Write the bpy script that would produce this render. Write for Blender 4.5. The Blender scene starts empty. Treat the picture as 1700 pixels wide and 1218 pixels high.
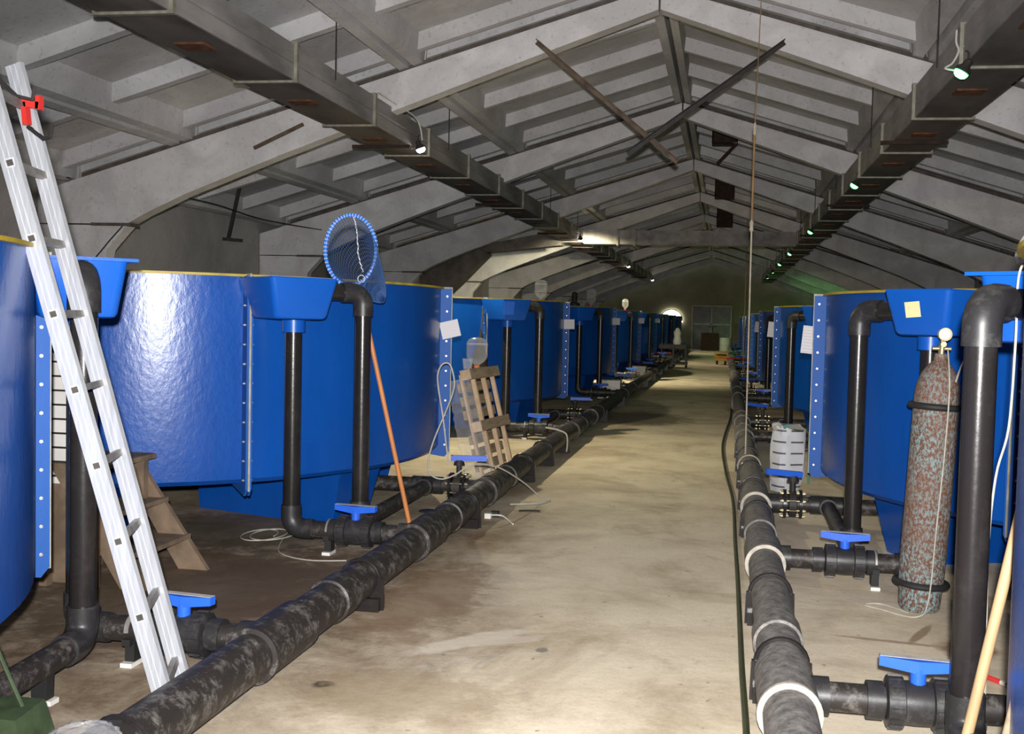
import bpy, math, random
from mathutils import Vector, Matrix
random.seed(7)
S = bpy.context.scene
COL = S.collection
V = Vector
PI = math.pi

# ------------------------------------------------------------------ camera, world, light, exposure
CAM_YAW, CAM_PITCH, CAM_ROLL, FPX = 9.353, -2.707, 1.417, 1750.0
ya, pa, ra = map(math.radians, (CAM_YAW, CAM_PITCH, CAM_ROLL))
fw = V((-math.sin(ya)*math.cos(pa), math.cos(ya)*math.cos(pa), math.sin(pa)))
rt = V((math.cos(ya), math.sin(ya), 0)); up = rt.cross(fw)
r2 = rt*math.cos(ra) + up*math.sin(ra); u2 = -rt*math.sin(ra) + up*math.cos(ra)
cd = bpy.data.cameras.new('camera'); cam = bpy.data.objects.new('camera', cd); COL.objects.link(cam)
M = Matrix((r2, u2, -fw)).transposed().to_4x4(); M.translation = V((0, 0, 1.6)); cam.matrix_world = M
cd.sensor_width = 36; cd.lens = FPX*36/1700; cd.shift_x = -64/1700; cd.clip_start = .05; cd.clip_end = 200
S.camera = cam

w = bpy.data.worlds.new('world'); S.world = w; w.use_nodes = True
w.node_tree.nodes['Background'].inputs[0].default_value = (.75, .85, 1, 1)
w.node_tree.nodes['Background'].inputs[1].default_value = .6

# the camera's own flash, a hand above and behind the lens
fl = bpy.data.lights.new('camera_flash', 'SPOT'); flo = bpy.data.objects.new('camera_flash', fl); COL.objects.link(flo)
fl.energy = 2950; fl.color = (1, .975, .965); fl.shadow_soft_size = .03; fl.spot_size = math.radians(92); fl.spot_blend = 1.0
MF = Matrix((r2, u2, -fw)).transposed().to_4x4()
MF.translation = V((0, 0, 1.6)) - fw*.12 + u2*.13; flo.matrix_world = MF

S.view_settings.view_transform = 'Standard'; S.view_settings.look = 'None'
S.view_settings.exposure = 0.0; S.view_settings.gamma = 1.0; S.view_settings.use_curve_mapping = False

# ------------------------------------------------------------------ materials
MATS = {}
def nodes(name):
    m = bpy.data.materials.new(name); m.use_nodes = True; MATS[name] = m
    nt = m.node_tree; return m, nt, nt.nodes['Principled BSDF']
def ramp(nt, fac, stops):
    r = nt.nodes.new('ShaderNodeValToRGB'); e = r.color_ramp.elements
    while len(e) < len(stops): e.new(.5)
    for i, (p, c) in enumerate(stops):
        e[i].position = p; e[i].color = (c[0], c[1], c[2], 1)
    nt.links.new(fac, r.inputs[0]); return r.outputs[0]
def noise(nt, scale, detail=4, rough=.55, dist=0, vec=None, stretch=None):
    n = nt.nodes.new('ShaderNodeTexNoise'); n.inputs['Scale'].default_value = scale
    n.inputs['Detail'].default_value = detail; n.inputs['Roughness'].default_value = rough; n.inputs['Distortion'].default_value = dist
    tc = nt.nodes.new('ShaderNodeTexCoord'); o = tc.outputs['Object']
    if stretch:
        mp = nt.nodes.new('ShaderNodeMapping'); mp.inputs['Scale'].default_value = stretch
        nt.links.new(o, mp.inputs[0]); o = mp.outputs[0]
    nt.links.new(o, n.inputs['Vector']); return n.outputs['Fac']
def mixc(nt, fac, a, b):
    m = nt.nodes.new('ShaderNodeMix'); m.data_type = 'RGBA'
    for k, v in ((0, fac), (6, a), (7, b)):
        if isinstance(v, (int, float)): m.inputs[k].default_value = v
        elif isinstance(v, tuple): m.inputs[k].default_value = (*v, 1)
        else: nt.links.new(v, m.inputs[k])
    return m.outputs[2]
def bump(nt, b, h, strength=.3, dist=.01):
    n = nt.nodes.new('ShaderNodeBump'); n.inputs['Strength'].default_value = strength; n.inputs['Distance'].default_value = dist
    nt.links.new(h, n.inputs['Height']); nt.links.new(n.outputs[0], b.inputs['Normal'])
def mat(name, c, rough=.6, metal=0, var=.25, scale=6, bmp=0, bscale=40, c2=None, spec=.5, trans=0, alpha=1, stretch=None, lo=.35, hi=.65):
    m, nt, b = nodes(name)
    c2 = c2 or tuple(x*(1-var) for x in c)
    if var or c2 != c:
        f = noise(nt, scale, stretch=stretch)
        nt.links.new(ramp(nt, f, [(lo, c2), (hi, c)]), b.inputs['Base Color'])
    else: b.inputs['Base Color'].default_value = (*c, 1)
    b.inputs['Roughness'].default_value = rough; b.inputs['Metallic'].default_value = metal
    b.inputs['Specular IOR Level'].default_value = spec
    b.inputs['Transmission Weight'].default_value = trans; b.inputs['Alpha'].default_value = alpha
    if bmp: bump(nt, b, noise(nt, bscale, 3), bmp)
    return m
def emit(name, c, s):
    m, nt, b = nodes(name); b.inputs['Base Color'].default_value = (*c, 1)
    b.inputs['Emission Color'].default_value = (*c, 1); b.inputs['Emission Strength'].default_value = s; return m

# floor: worn beige concrete with damp brown stains, pale patches and dark specks
m, nt, b = nodes('floor_concrete')
base = ramp(nt, noise(nt, 1.3, 14, .68, .4), [(.30, (.50, .41, .285)), (.48, (.72, .62, .465)), (.68, (.84, .74, .57))])
damp = ramp(nt, noise(nt, .42, 12, .68, .8), [(.52, (0, 0, 0)), (.68, (1, 1, 1))])
c = mixc(nt, damp, base, (.36, .27, .175))
tc = nt.nodes.new('ShaderNodeTexCoord'); sx = nt.nodes.new('ShaderNodeSeparateXYZ'); nt.links.new(tc.outputs['Object'], sx.inputs[0])
def mrange(v, a, b_, lo=0., hi=1.):
    n = nt.nodes.new('ShaderNodeMapRange'); n.inputs[1].default_value = a; n.inputs[2].default_value = b_
    n.inputs[3].default_value = lo; n.inputs[4].default_value = hi; nt.links.new(v, n.inputs[0]); return n.outputs[0]
def math_(op, a, b_):
    n = nt.nodes.new('ShaderNodeMath'); n.operation = op
    for i, v in enumerate((a, b_)):
        if isinstance(v, (int, float)): n.inputs[i].default_value = v
        else: nt.links.new(v, n.inputs[i])
    return n.outputs[0]
# brown wet-silt stain along the left header pipe and under the left tanks
wob = noise(nt, .9, 12, .70, .6)
xs = math_('ADD', sx.outputs[0], math_('MULTIPLY', math_('SUBTRACT', wob, .5), 2.6))
st = math_('MULTIPLY', mrange(xs, -.9, -1.9), mrange(sx.outputs[1], 10.5, 7.0, .35, 1.))
st = math_('MULTIPLY', st, mrange(noise(nt, 2.4, 6, .7, .5), .3, .62, .35, 1.))
c = mixc(nt, math_('MULTIPLY', st, .9), c, (.155, .095, .052))
spk = ramp(nt, noise(nt, 17, 2, .5, .2), [(.71, (0, 0, 0)), (.76, (1, 1, 1))])
c = mixc(nt, math_('MULTIPLY', spk, .55), c, (.12, .11, .10))
smu = ramp(nt, noise(nt, 5.5, 8, .74, .6, stretch=(1, .5, 1)), [(.585, (0, 0, 0)), (.68, (1, 1, 1))])
smz = ramp(nt, noise(nt, .7, 3, .6, .4), [(.42, (.15, .15, .15)), (.6, (1, 1, 1))])
c = mixc(nt, math_('MULTIPLY', math_('MULTIPLY', smu, smz), .5), c, (.24, .24, .25))
grain = ramp(nt, noise(nt, 60, 6, .7), [(.30, (.72, .70, .68)), (.55, (1, 1, 1))])
gm = nt.nodes.new('ShaderNodeMix'); gm.data_type = 'RGBA'; gm.blend_type = 'MULTIPLY'; gm.inputs[0].default_value = .45
nt.links.new(c, gm.inputs[6]); nt.links.new(grain, gm.inputs[7]); c = gm.outputs[2]
pal = ramp(nt, noise(nt, 1.9, 6, .7, .9, stretch=(.6, 1.1, 1)), [(.62, (0, 0, 0)), (.70, (1, 1, 1))])
c = mixc(nt, math_('MULTIPLY', pal, .6), c, (.66, .60, .50))
# marks and one painted tank shadow, each of its own shape: (centre x, y, half length, half width, turn, colour, strength)
wn_ = noise(nt, 5, 6, .65, .3); wn2 = noise(nt, 21, 5, .7, .2)
def blot(cx, cy, rx, ry, deg, col, amt, rag=.9):
    global c
    mp = nt.nodes.new('ShaderNodeMapping'); mp.vector_type = 'TEXTURE'; mp.inputs['Location'].default_value = (cx, cy, 0)
    mp.inputs['Rotation'].default_value = (0, 0, math.radians(deg)); mp.inputs['Scale'].default_value = (rx, ry, 1e6)
    nt.links.new(tc.outputs['Object'], mp.inputs[0])
    ln = nt.nodes.new('ShaderNodeVectorMath'); ln.operation = 'LENGTH'; nt.links.new(mp.outputs[0], ln.inputs[0])
    d_ = math_('ADD', ln.outputs['Value'], math_('MULTIPLY', math_('SUBTRACT', wn_, .5), 2.2*rag))
    d_ = math_('ADD', d_, math_('MULTIPLY', math_('SUBTRACT', wn2, .5), .9*rag))
    c = mixc(nt, math_('MULTIPLY', mrange(d_, 1.08, .72), amt), c, col)
blot(-1.20, 4.98, .38, .085, 47, (.70, .62, .50), .85, .5)
blot(-1.05, 5.02, .30, .06, 30, (.66, .57, .45), .7, .6)
blot(1.24, 5.45, .16, .16, 0, (.20, .12, .07), .8, .5)
blot(1.06, 5.68, .22, .03, 65, (.24, .15, .09), .75, .4)
blot(.85, 5.50, .30, .025, -8, (.30, .20, .13), .7, .5)
blot(-.82, 4.93, .035, .05, 0, (.12, .125, .125), .7, 1.3)
blot(-1.66, 4.25, .06, .05, 0, (.05, .035, .025), .9, .9)
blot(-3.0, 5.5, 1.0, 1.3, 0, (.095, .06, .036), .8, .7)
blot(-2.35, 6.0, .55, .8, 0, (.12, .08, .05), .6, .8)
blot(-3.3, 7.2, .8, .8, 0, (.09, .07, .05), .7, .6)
blot(-1.35, 17.0, .9, 1.2, 0, (.16, .13, .10), .8, .5)  # cast shadow of a left tank, painted into the floor colour
blot(-1.62, 5.7, .35, .9, 0, (.24, .15, .085), .6, .8)
blot(-1.3, 4.2, .45, .35, 0, (.36, .28, .17), .5, 1.0)
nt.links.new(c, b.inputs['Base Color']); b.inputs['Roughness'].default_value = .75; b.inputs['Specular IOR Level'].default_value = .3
bump(nt, b, noise(nt, 14, 6), .25, .01)

def whitewash(name, c, dirt, dscale=1.6, amt=(.42, .62)):
    m, nt, b = nodes(name)
    f = noise(nt, dscale, 7, .62, .5); c1 = ramp(nt, f, [(amt[0], dirt), (amt[1], c)])
    f2 = ramp(nt, noise(nt, 22, 3, .6), [(.30, (.55, .52, .5)), (.42, (1, 1, 1))])
    mx = nt.nodes.new('ShaderNodeMix'); mx.data_type = 'RGBA'; mx.blend_type = 'MULTIPLY'; mx.inputs[0].default_value = .5
    nt.links.new(c1, mx.inputs[6]); nt.links.new(f2, mx.inputs[7]); nt.links.new(mx.outputs[2], b.inputs['Base Color'])
    b.inputs['Roughness'].default_value = .9; b.inputs['Specular IOR Level'].default_value = .15
    bump(nt, b, noise(nt, 30, 5), .25, .008); return m
whitewash('frame_concrete', (.74, .725, .725), (.60, .58, .58))
whitewash('slab_concrete', (.655, .645, .65), (.49, .48, .485), .8)
whitewash('wall_plaster', (.54, .515, .50), (.41, .385, .37), .7)
whitewash('end_plaster', (.36, .33, .20), (.27, .25, .15), .5)  # olive cast of the lamplight put into the plaster colour
mat('joint_dirt', (.14, .115, .10), .95, var=.4, scale=9)

# glossy blue fibreglass, rolled-on gel coat with fine orange peel
def frp(name, c, c2, rough, bs, bsc):
    m, nt, b = nodes(name)
    nt.links.new(ramp(nt, noise(nt, 2.2, 5, .6, .3, stretch=(1, 1, .35)), [(.35, c2), (.65, c)]), b.inputs['Base Color'])
    b.inputs['Roughness'].default_value = rough; b.inputs['Specular IOR Level'].default_value = .38
    n1 = noise(nt, bsc, 4, .6, 0, stretch=(1, 1, .6)); bump(nt, b, n1, bs, .006); return m
frp('blue_fibreglass', (.004, .072, .345), (.0035, .058, .285), .27, .30, 26)
frp('blue_flange', (.010, .095, .38), (.008, .077, .32), .6, .2, 20)
frp('blue_box', (.006, .095, .46), (.005, .08, .40), .34, .15, 18)
mat('yellow_rim', (.55, .40, .03), .5, var=.45, scale=5)
mat('grey_gasket', (.42, .40, .33), .7, var=.35, scale=12)
mat('zinc_bolt', (.55, .53, .50), .4, .8, var=.2, scale=30)
mat('brass_bolt', (.62, .53, .33), .35, .85, var=.3, scale=30)
def dusty(name, c, dust, lo, hi, rough, sc=5):
    m, nt, b = nodes(name)
    f = ramp(nt, noise(nt, sc, 9, .78, .15), [(lo, c), (hi, dust)])
    nt.links.new(f, b.inputs['Base Color']); b.inputs['Roughness'].default_value = rough; b.inputs['Specular IOR Level'].default_value = .45
    bump(nt, b, noise(nt, 28, 3), .12, .006); return m
dusty('black_pipe', (.016, .014, .014), (.035, .032, .030), .5, .8, .25, 3)
dusty('dusty_pipe', (.022, .018, .016), (.26, .24, .22), .50, .80, .5, 13)
dusty('dusty_pipe_pale', (.065, .058, .053), (.33, .31, .29), .36, .72, .65, 19)
dusty('grey_fitting', (.022, .021, .022), (.10, .093, .09), .50, .85, .42, 12)
mat('pale_ring', (.55, .50, .42), .7, var=.35, scale=14)
mat('handle_blue', (.025, .13, .70), .35, var=.15, scale=8)
mat('handle_top_pale', (.50, .48, .45), .8, var=.3, scale=20)  # paler layer on the flat top of the ball valve handle
mat('rubber_black', (.012, .012, .012), .7, var=.2)
mat('white_plastic', (.75, .73, .68), .5, var=.12)
mat('cord_white', (.48, .45, .38), .6, var=.2, scale=20)
mat('hose_green', (.045, .055, .02), .5, var=.4, scale=9)
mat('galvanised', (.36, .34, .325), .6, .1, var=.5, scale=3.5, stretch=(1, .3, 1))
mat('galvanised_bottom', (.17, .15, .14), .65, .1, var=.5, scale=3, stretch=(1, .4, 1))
mat('flange_pale', (.33, .31, .25), .55, .2, var=.35, scale=14)
mat('rust', (.18, .065, .028), .9, var=.6, scale=12)
mat('rust_dark', (.05, .026, .018), .9, var=.5, scale=10)
mat('steel_angle', (.17, .12, .085), .75, .2, var=.55, scale=10)
mat('steel_dark', (.05, .045, .042), .6, .3, var=.4, scale=10)
mat('aluminium', (.60, .62, .66), .45, .45, var=.18, scale=9, stretch=(6, 6, .4))
mat('aluminium_dull', (.38, .36, .34), .5, .5, var=.35, scale=16)
mat('red_plastic', (.62, .035, .03), .4, var=.15)
mat('wood_light', (.52, .345, .18), .5, var=.2, scale=5, stretch=(5, 5, .5))
mat('wood_orange', (.58, .22, .07), .45, var=.2, scale=5, stretch=(5, 5, .5))
mat('wood_pallet', (.36, .27, .17), .85, var=.4, scale=7, stretch=(4, .7, 4))
mat('wood_fresh', (.62, .44, .28), .8, var=.25, scale=8)
mat('wood_stair', (.22, .155, .10), .85, var=.45, scale=6)
mat('net_blue', (.03, .20, .75), .5, var=.15)
mat('net_white', (.78, .76, .74), .5, var=.1)
mat('net_mesh', (.03, .09, .26), .6, var=.3)
mat('net_black', (.02, .017, .016), .8, var=.3)
mat('rope_tan', (.42, .24, .11), .8, var=.5, scale=3)
mat('rope_pale', (.58, .50, .40), .8, var=.3, scale=9)
mat('note_yellow', (.78, .72, .38), .8, var=.05)
mat('note_blue', (.03, .17, .75), .6, var=.05)
mat('yellow_paint', (.75, .36, .02), .5, var=.3)
mat('orange_plastic', (.80, .16, .03), .45, var=.15)
mat('green_plastic', (.05, .08, .035), .6, var=.4, scale=14)
mat('green_sack', (.02, .17, .10), .5, var=.2)
mat('barrel_blue', (.015, .07, .28), .45, var=.25)
mat('door_metal', (.15, .145, .145), .45, .3, var=.3, scale=3)
mat('dark_cover', (.035, .045, .06), .5, var=.2)
mat('bag_clear', (.85, .85, .86), .12, var=0, trans=.75)
mat('bag_clear', (.85, .85, .86), .12, var=0, trans=.75)
for nme, cc, rr in (('pet_plastic', (.92, .93, .93), .08), ('film_clear', (.95, .95, .96), .15)):
    m, nt, b = nodes(nme); b.inputs['Base Color'].default_value = (*cc, 1); b.inputs['Roughness'].default_value = rr
    tr = nt.nodes.new('ShaderNodeBsdfTransparent'); mx = nt.nodes.new('ShaderNodeMixShader'); lw = nt.nodes.new('ShaderNodeLayerWeight')
    lw.inputs[0].default_value = .35
    rm = nt.nodes.new('ShaderNodeMapRange'); rm.inputs[3].default_value = .06; rm.inputs[4].default_value = .45
    nt.links.new(lw.outputs['Facing'], rm.inputs[0]); nt.links.new(rm.outputs[0], mx.inputs[0])
    nt.links.new(tr.outputs[0], mx.inputs[1]); nt.links.new(b.outputs[0], mx.inputs[2])
    nt.links.new(mx.outputs[0], nt.nodes['Material Output'].inputs['Surface'])
    bump(nt, b, noise(nt, 18, 3), .5, .02)
# rusty gas cylinder: flaking turquoise paint over brown rust
m, nt, b = nodes('flaking_paint')
f = ramp(nt, noise(nt, 75, 10, .78, .1, stretch=(1, 1, .6)), [(.45, (.10, .042, .024)), (.50, (.15, .068, .036)), (.515, (.15, .25, .265)), (.62, (.22, .33, .34))])
f2 = ramp(nt, noise(nt, 1.6, 3), [(.42, (0, 0, 0)), (.62, (.75, .75, .75))])
nt.links.new(mixc(nt, f2, f, (.15, .06, .03)), b.inputs['Base Color']); b.inputs['Roughness'].default_value = .75
bump(nt, b, noise(nt, 15, 7, .7, .4), .4, .004)
# printed paper: faint grey rows
def printed(name, paper, ink, rows, gap):
    m, nt, b = nodes(name)
    tc = nt.nodes.new('ShaderNodeTexCoord'); br = nt.nodes.new('ShaderNodeTexBrick')
    mp = nt.nodes.new('ShaderNodeMapping'); mp.inputs['Rotation'].default_value = (PI/2, 0, 0) if False else (0, 0, 0)
    nt.links.new(tc.outputs['Generated'], mp.inputs[0])
    s = nt.nodes.new('ShaderNodeSeparateXYZ'); nt.links.new(mp.outputs[0], s.inputs[0])
    cb = nt.nodes.new('ShaderNodeCombineXYZ'); nt.links.new(s.outputs[0], cb.inputs[0]); nt.links.new(s.outputs[2], cb.inputs[1])
    nt.links.new(cb.outputs[0], br.inputs['Vector'])
    br.inputs['Scale'].default_value = 1; br.inputs['Brick Width'].default_value = gap; br.inputs['Row Height'].default_value = 1./rows
    br.inputs['Mortar Size'].default_value = .42/rows; br.inputs['Mortar Smooth'].default_value = 0; br.offset = 0
    br.inputs['Color1'].default_value = (*ink, 1); br.inputs['Color2'].default_value = (*ink, 1); br.inputs['Mortar'].default_value = (*paper, 1)
    nt.links.new(br.outputs[0], b.inputs['Base Color']); b.inputs['Roughness'].default_value = .6; return m
printed('paper_printed', (.66, .64, .66), (.48, .44, .46), 9, 1.4)
printed('sack_print', (.62, .63, .66), (.12, .11, .12), 6, .5)
emit('led_white', (1, .97, .90), 60)
emit('led_green', (.10, 1, .18), 9)
emit('daylight_pane', (1, .99, .93), 7)

# ------------------------------------------------------------------ mesh helpers
class MB:
    def __init__(s): s.v, s.f = [], []
    def add(s, vs, fs):
        o = len(s.v); s.v += [tuple(x) for x in vs]; s.f += [tuple(i+o for i in f) for f in fs]; return s
    def hexa(s, p):   # 4 bottom, 4 top (same winding)
        return s.add(p, [(3, 2, 1, 0), (4, 5, 6, 7), (0, 1, 5, 4), (1, 2, 6, 5), (2, 3, 7, 6), (3, 0, 4, 7)])
    def box(s, c, d, ax=None):
        c = V(c); ex, ey, ez = ax or (V((1, 0, 0)), V((0, 1, 0)), V((0, 0, 1)))
        hx, hy, hz = ex*d[0]/2, ey*d[1]/2, ez*d[2]/2
        return s.hexa([c-hx-hy-hz, c+hx-hy-hz, c+hx+hy-hz, c-hx+hy-hz, c-hx-hy+hz, c+hx-hy+hz, c+hx+hy+hz, c-hx+hy+hz])
    def bar(s, a, b, wd, th, ref=(0, 1, 0)):
        a, b = V(a), V(b); d = (b-a); L = d.length; d.normalize(); y = V(ref); y = (y - d*y.dot(d)).normalized(); x = y.cross(d)
        return s.box((a+b)/2, (wd, th, L), (x, y, d))
    def ring(s, c, d, r, n, ref=None):
        d = V(d).normalized(); t = V(ref) if ref else (V((0, 0, 1)) if abs(d.z) < .9 else V((1, 0, 0)))
        x = (t - d*t.dot(d)).normalized(); y = d.cross(x); c = V(c)
        return [c + x*r*math.cos(2*PI*i/n) + y*r*math.sin(2*PI*i/n) for i in range(n)]
    def lathe(s, prof, o=(0, 0, 0), d=(0, 0, 1), n=20, caps=True):   # prof: (r, h)
        o, d = V(o), V(d).normalized(); vs, fs = [], []
        for r, h in prof: vs += s.ring(o+d*h, d, max(r, 1e-4), n)
        for k in range(len(prof)-1):
            for i in range(n):
                j = (i+1) % n; fs.append((k*n+i, k*n+j, (k+1)*n+j, (k+1)*n+i))
        if caps:
            fs.append(tuple(reversed(range(n)))); q = (len(prof)-1)*n; fs.append(tuple(q+i for i in range(n)))
        return s.add(vs, fs)
    def cyl(s, a, b, r, n=18, r1=None):
        a, b = V(a), V(b); L = (b-a).length
        return s.lathe([(r, 0), (r if r1 is None else r1, L)], a, b-a, n)
    def tube(s, pts, r, n=10, closed=False, caps=True):
        pts = [V(p) for p in pts]; m_ = len(pts); vs, fs = [], []; ref = None
        for i, p in enumerate(pts):
            a = pts[(i-1) % m_] if (closed or i > 0) else p; b = pts[(i+1) % m_] if (closed or i < m_-1) else p
            d = (b-a).normalized()
            if ref is None: ref = V((0, 0, 1)) if abs(d.z) < .9 else V((1, 0, 0))
            x = (ref - d*ref.dot(d)).normalized(); ref = x; y = d.cross(x); rr = r[i] if isinstance(r, (list, tuple)) else r
            vs += [p + x*rr*math.cos(2*PI*k/n) + y*rr*math.sin(2*PI*k/n) for k in range(n)]
        for i in range(m_ if closed else m_-1):
            i2 = (i+1) % m_
            for k in range(n):
                k2 = (k+1) % n; fs.append((i*n+k, i*n+k2, i2*n+k2, i2*n+k))
        if caps and not closed:
            fs.append(tuple(reversed(range(n)))); fs.append(tuple((m_-1)*n+k for k in range(n)))
        return s.add(vs, fs)
    def torus(s, c, d, R, r, n=28, k=8):
        return s.tube(s.ring(c, d, R, n), r, k, closed=True)
    def prism(s, poly, y0, y1):   # poly in XZ
        n = len(poly); vs = [(x, y0, z) for x, z in poly] + [(x, y1, z) for x, z in poly]
        fs = [tuple(range(n)), tuple(reversed(range(n, 2*n)))] + [(i, i+n, (i+1) % n+n, (i+1) % n) for i in range(n)]
        return s.add(vs, fs)
    def mesh(s, name, angle=35):
        me = bpy.data.meshes.new(name); me.from_pydata(s.v, [], s.f)
        import bmesh
        bm = bmesh.new(); bm.from_mesh(me); bmesh.ops.recalc_face_normals(bm, faces=bm.faces); bm.to_mesh(me); bm.free()
        me.polygons.foreach_set('use_smooth', [True]*len(me.polygons)); me.set_sharp_from_angle(angle=math.radians(angle))
        return me
def arc(c, a, b, r, n=8):   # quarter bend from c+a*r to c+b*r around the corner: path for an elbow; a,b unit dirs
    c, a, b = V(c), V(a), V(b); ctr = c + a*r + b*r
    return [ctr - b*r*math.cos(t) - a*r*math.sin(t) for t in [PI/2*i/n for i in range(n+1)]]
def spline(pts, n=6):
    pts = [V(p) for p in pts]; P = [pts[0]] + pts + [pts[-1]]; out = []
    for i in range(1, len(P)-2):
        for k in range(n):
            t = k/n; a, b, c, d = P[i-1], P[i], P[i+1], P[i+2]
            out.append(.5*((2*b) + (c-a)*t + (2*a-5*b+4*c-d)*t*t + (3*b-a-3*c+d)*t**3))
    return out + [pts[-1]]

CACHE = {}
def mesh_of(key, fn):
    if key not in CACHE: CACHE[key] = fn().mesh(key if isinstance(key, str) else str(key[0]))
    return CACHE[key]
def setp(o, label=None, cat=None, group=None, kind=None):
    for k, v_ in (('label', label), ('category', cat), ('group', group), ('kind', kind)):
        if v_: o[k] = v_
    return o
def thing(name, label, cat, loc=(0, 0, 0), group=None, kind=None):
    o = bpy.data.objects.new(name, None); COL.objects.link(o); o.location = loc; o.empty_display_size = .1
    return setp(o, label, cat, group, kind)
def part(name, geo, mt, parent=None, local=False, kind=None, label=None):
    me = geo.mesh(name) if isinstance(geo, MB) else geo
    if not me.materials: me.materials.append(MATS[mt])
    elif me.materials[0] != MATS[mt]:
        me = me.copy(); me.materials[0] = MATS[mt]
    o = bpy.data.objects.new(name, me); COL.objects.link(o)
    if parent:
        o.parent = parent
        if not local and parent.type == 'EMPTY': o.matrix_parent_inverse = Matrix.Translation(-V(parent.location))
    return setp(o, label, None, None, kind)
def single(name, geo, mt, label, cat, group=None, kind=None):
    o = part(name, geo, mt); return setp(o, label, cat, group, kind)
def struct(name, geo, mt, parent=None, label=None):
    o = part(name, geo, mt, parent)
    if not parent: o['kind'] = 'structure'
    if label: o['label'] = label
    return o

# ------------------------------------------------------------------ the building
XR = -.793                      # ridge line
Y0, Y1 = -5.0, 60.0             # back and end walls
FR = [-.67 + 6*i for i in range(11)]   # frame front faces
def ztop(s): return 5.14 - .302*s
HW = 7.25
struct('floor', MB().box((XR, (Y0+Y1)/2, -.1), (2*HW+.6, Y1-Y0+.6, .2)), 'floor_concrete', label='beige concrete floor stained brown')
for sd, nm in ((-1, 'wall_left'), (1, 'wall_right')):
    struct(nm, MB().box((XR+sd*(HW+.1), (Y0+Y1)/2, 1.66), (.2, Y1-Y0, 3.32)), 'wall_plaster', label='grey whitewashed side wall')
gab = [(XR-HW, 0), (XR+HW, 0), (XR+HW, ztop(HW)+.3), (XR, ztop(0)+.3), (XR-HW, ztop(HW)+.3)]
struct('wall_back', MB().prism(gab, Y0-.2, Y0), 'wall_plaster', label='plastered gable wall')
struct('wall_end', MB().prism(gab, Y1, Y1+.2), 'end_plaster', label='far gable wall, lamplight olive put into its colour')

# roof of ribbed concrete slabs between portal frames
roof = thing('ceiling', 'whitewashed ribbed concrete roof slabs', None, (XR, 0, 0), kind='structure')
def slab(sd, s0, s1, ribs_at):
    mb = MB()
    def P(s, y, dz): return V((XR+sd*s, y, ztop(s)+dz))
    def strip(sa, sb, ya_, yb_, z0, z1, ta=0.0, tb=0.0):    # rib: narrower below
        mb.hexa([P(sa+ta, ya_+tb, z0), P(sb-ta, ya_+tb, z0), P(sb-ta, yb_-tb, z0), P(sa+ta, yb_-tb, z0),
                 P(sa, ya_, z1), P(sb, ya_, z1), P(sb, yb_, z1), P(sa, yb_, z1)])
    strip(s0+.005, s1-.005, .11, 6.09, .27, .36)
    for sr in ribs_at: strip(sr-.075, sr+.075, .12, 6.08, .0, .28, .025, 0)
    for y in (.22, 1.62, 3.04, 4.46, 5.86): strip(ribs_at[0], ribs_at[-1], y-.075, y+.075, .09, .28, 0, .02)
    return mb
cols = [(0, 2.72, (.08, 2.64)), (2.72, 5.44, (2.80, 5.36)), (5.44, 7.3, (5.52, 6.85))]
for i in range(10):
    for sd in (-1, 1):
        for ci, (s0, s1, rb) in enumerate(cols):
            me = mesh_of(('roof_slab', sd, ci), lambda: slab(sd, s0, s1, rb))
            o = part('roof_slab', me, 'slab_concrete', roof); o.location = (0, FR[i], 0)
    if i == 0:
        for sd in (-1, 1):
            o = part('roof_slab', MB().add([(XR, Y0, 5.45), (XR+sd*7.3, Y0, 3.24), (XR+sd*7.3, FR[0], 3.24), (XR, FR[0], 5.45),
                                            (XR, Y0, 5.55), (XR+sd*7.3, Y0, 3.34), (XR+sd*7.3, FR[0], 3.34), (XR, FR[0], 5.55)],
                                           [(0, 1, 2, 3), (4, 5, 6, 7), (0, 1, 5, 4), (1, 2, 6, 5), (2, 3, 7, 6), (3, 0, 4, 7)]), 'slab_concrete', roof)
# portal frames
def half_rafter(sd):
    bot = [(.012, 4.875), (2.0, 4.165), (4.2, 3.36), (5.4, 2.90), (5.9, 2.67), (6.1, 2.56), (7.24, 2.56)]
    topl = [(7.24, ztop(7.24)-.03), (.012, ztop(0)-.03)]
    return MB().prism([(XR+sd*s, z) for s, z in bot+topl], 0, .2)
def half_column(sd):
    return MB().prism([(XR+sd*s, z) for s, z in [(6.1, 2.545), (6.36, 2.26), (6.7, 0), (7.24, 0), (7.24, 2.545)]], .01, .19)
def joint(sd):
    mb = MB(); mb.box((XR+sd*6.3, .09, 2.552), (.5, .21, .035)); return mb
def seam(sd):     # dark packing strip between rafter top and slabs
    return MB().prism([(XR+sd*.05, ztop(.05)-.04), (XR+sd*6.7, ztop(6.7)-.04), (XR+sd*6.7, ztop(6.7)+.03), (XR+sd*.05, ztop(.05)+.03)], .035, .165)
for i, y in enumerate(FR):
    t = thing('trim_%d' % (i+1), 'whitewashed concrete portal frame', None, (XR, y, 0), kind='structure')
    for sd in (-1, 1):
        for nm, fn, mt in (('rafter', half_rafter, 'frame_concrete'), ('column', half_column, 'frame_concrete'), ('joint_plate', joint, 'joint_dirt'), ('packing_strip', seam, 'joint_dirt')):
            o = part(nm, mesh_of((nm, sd), lambda: fn(sd)), mt, t, local=True); o.location = (-XR, 0, 0)

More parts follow.
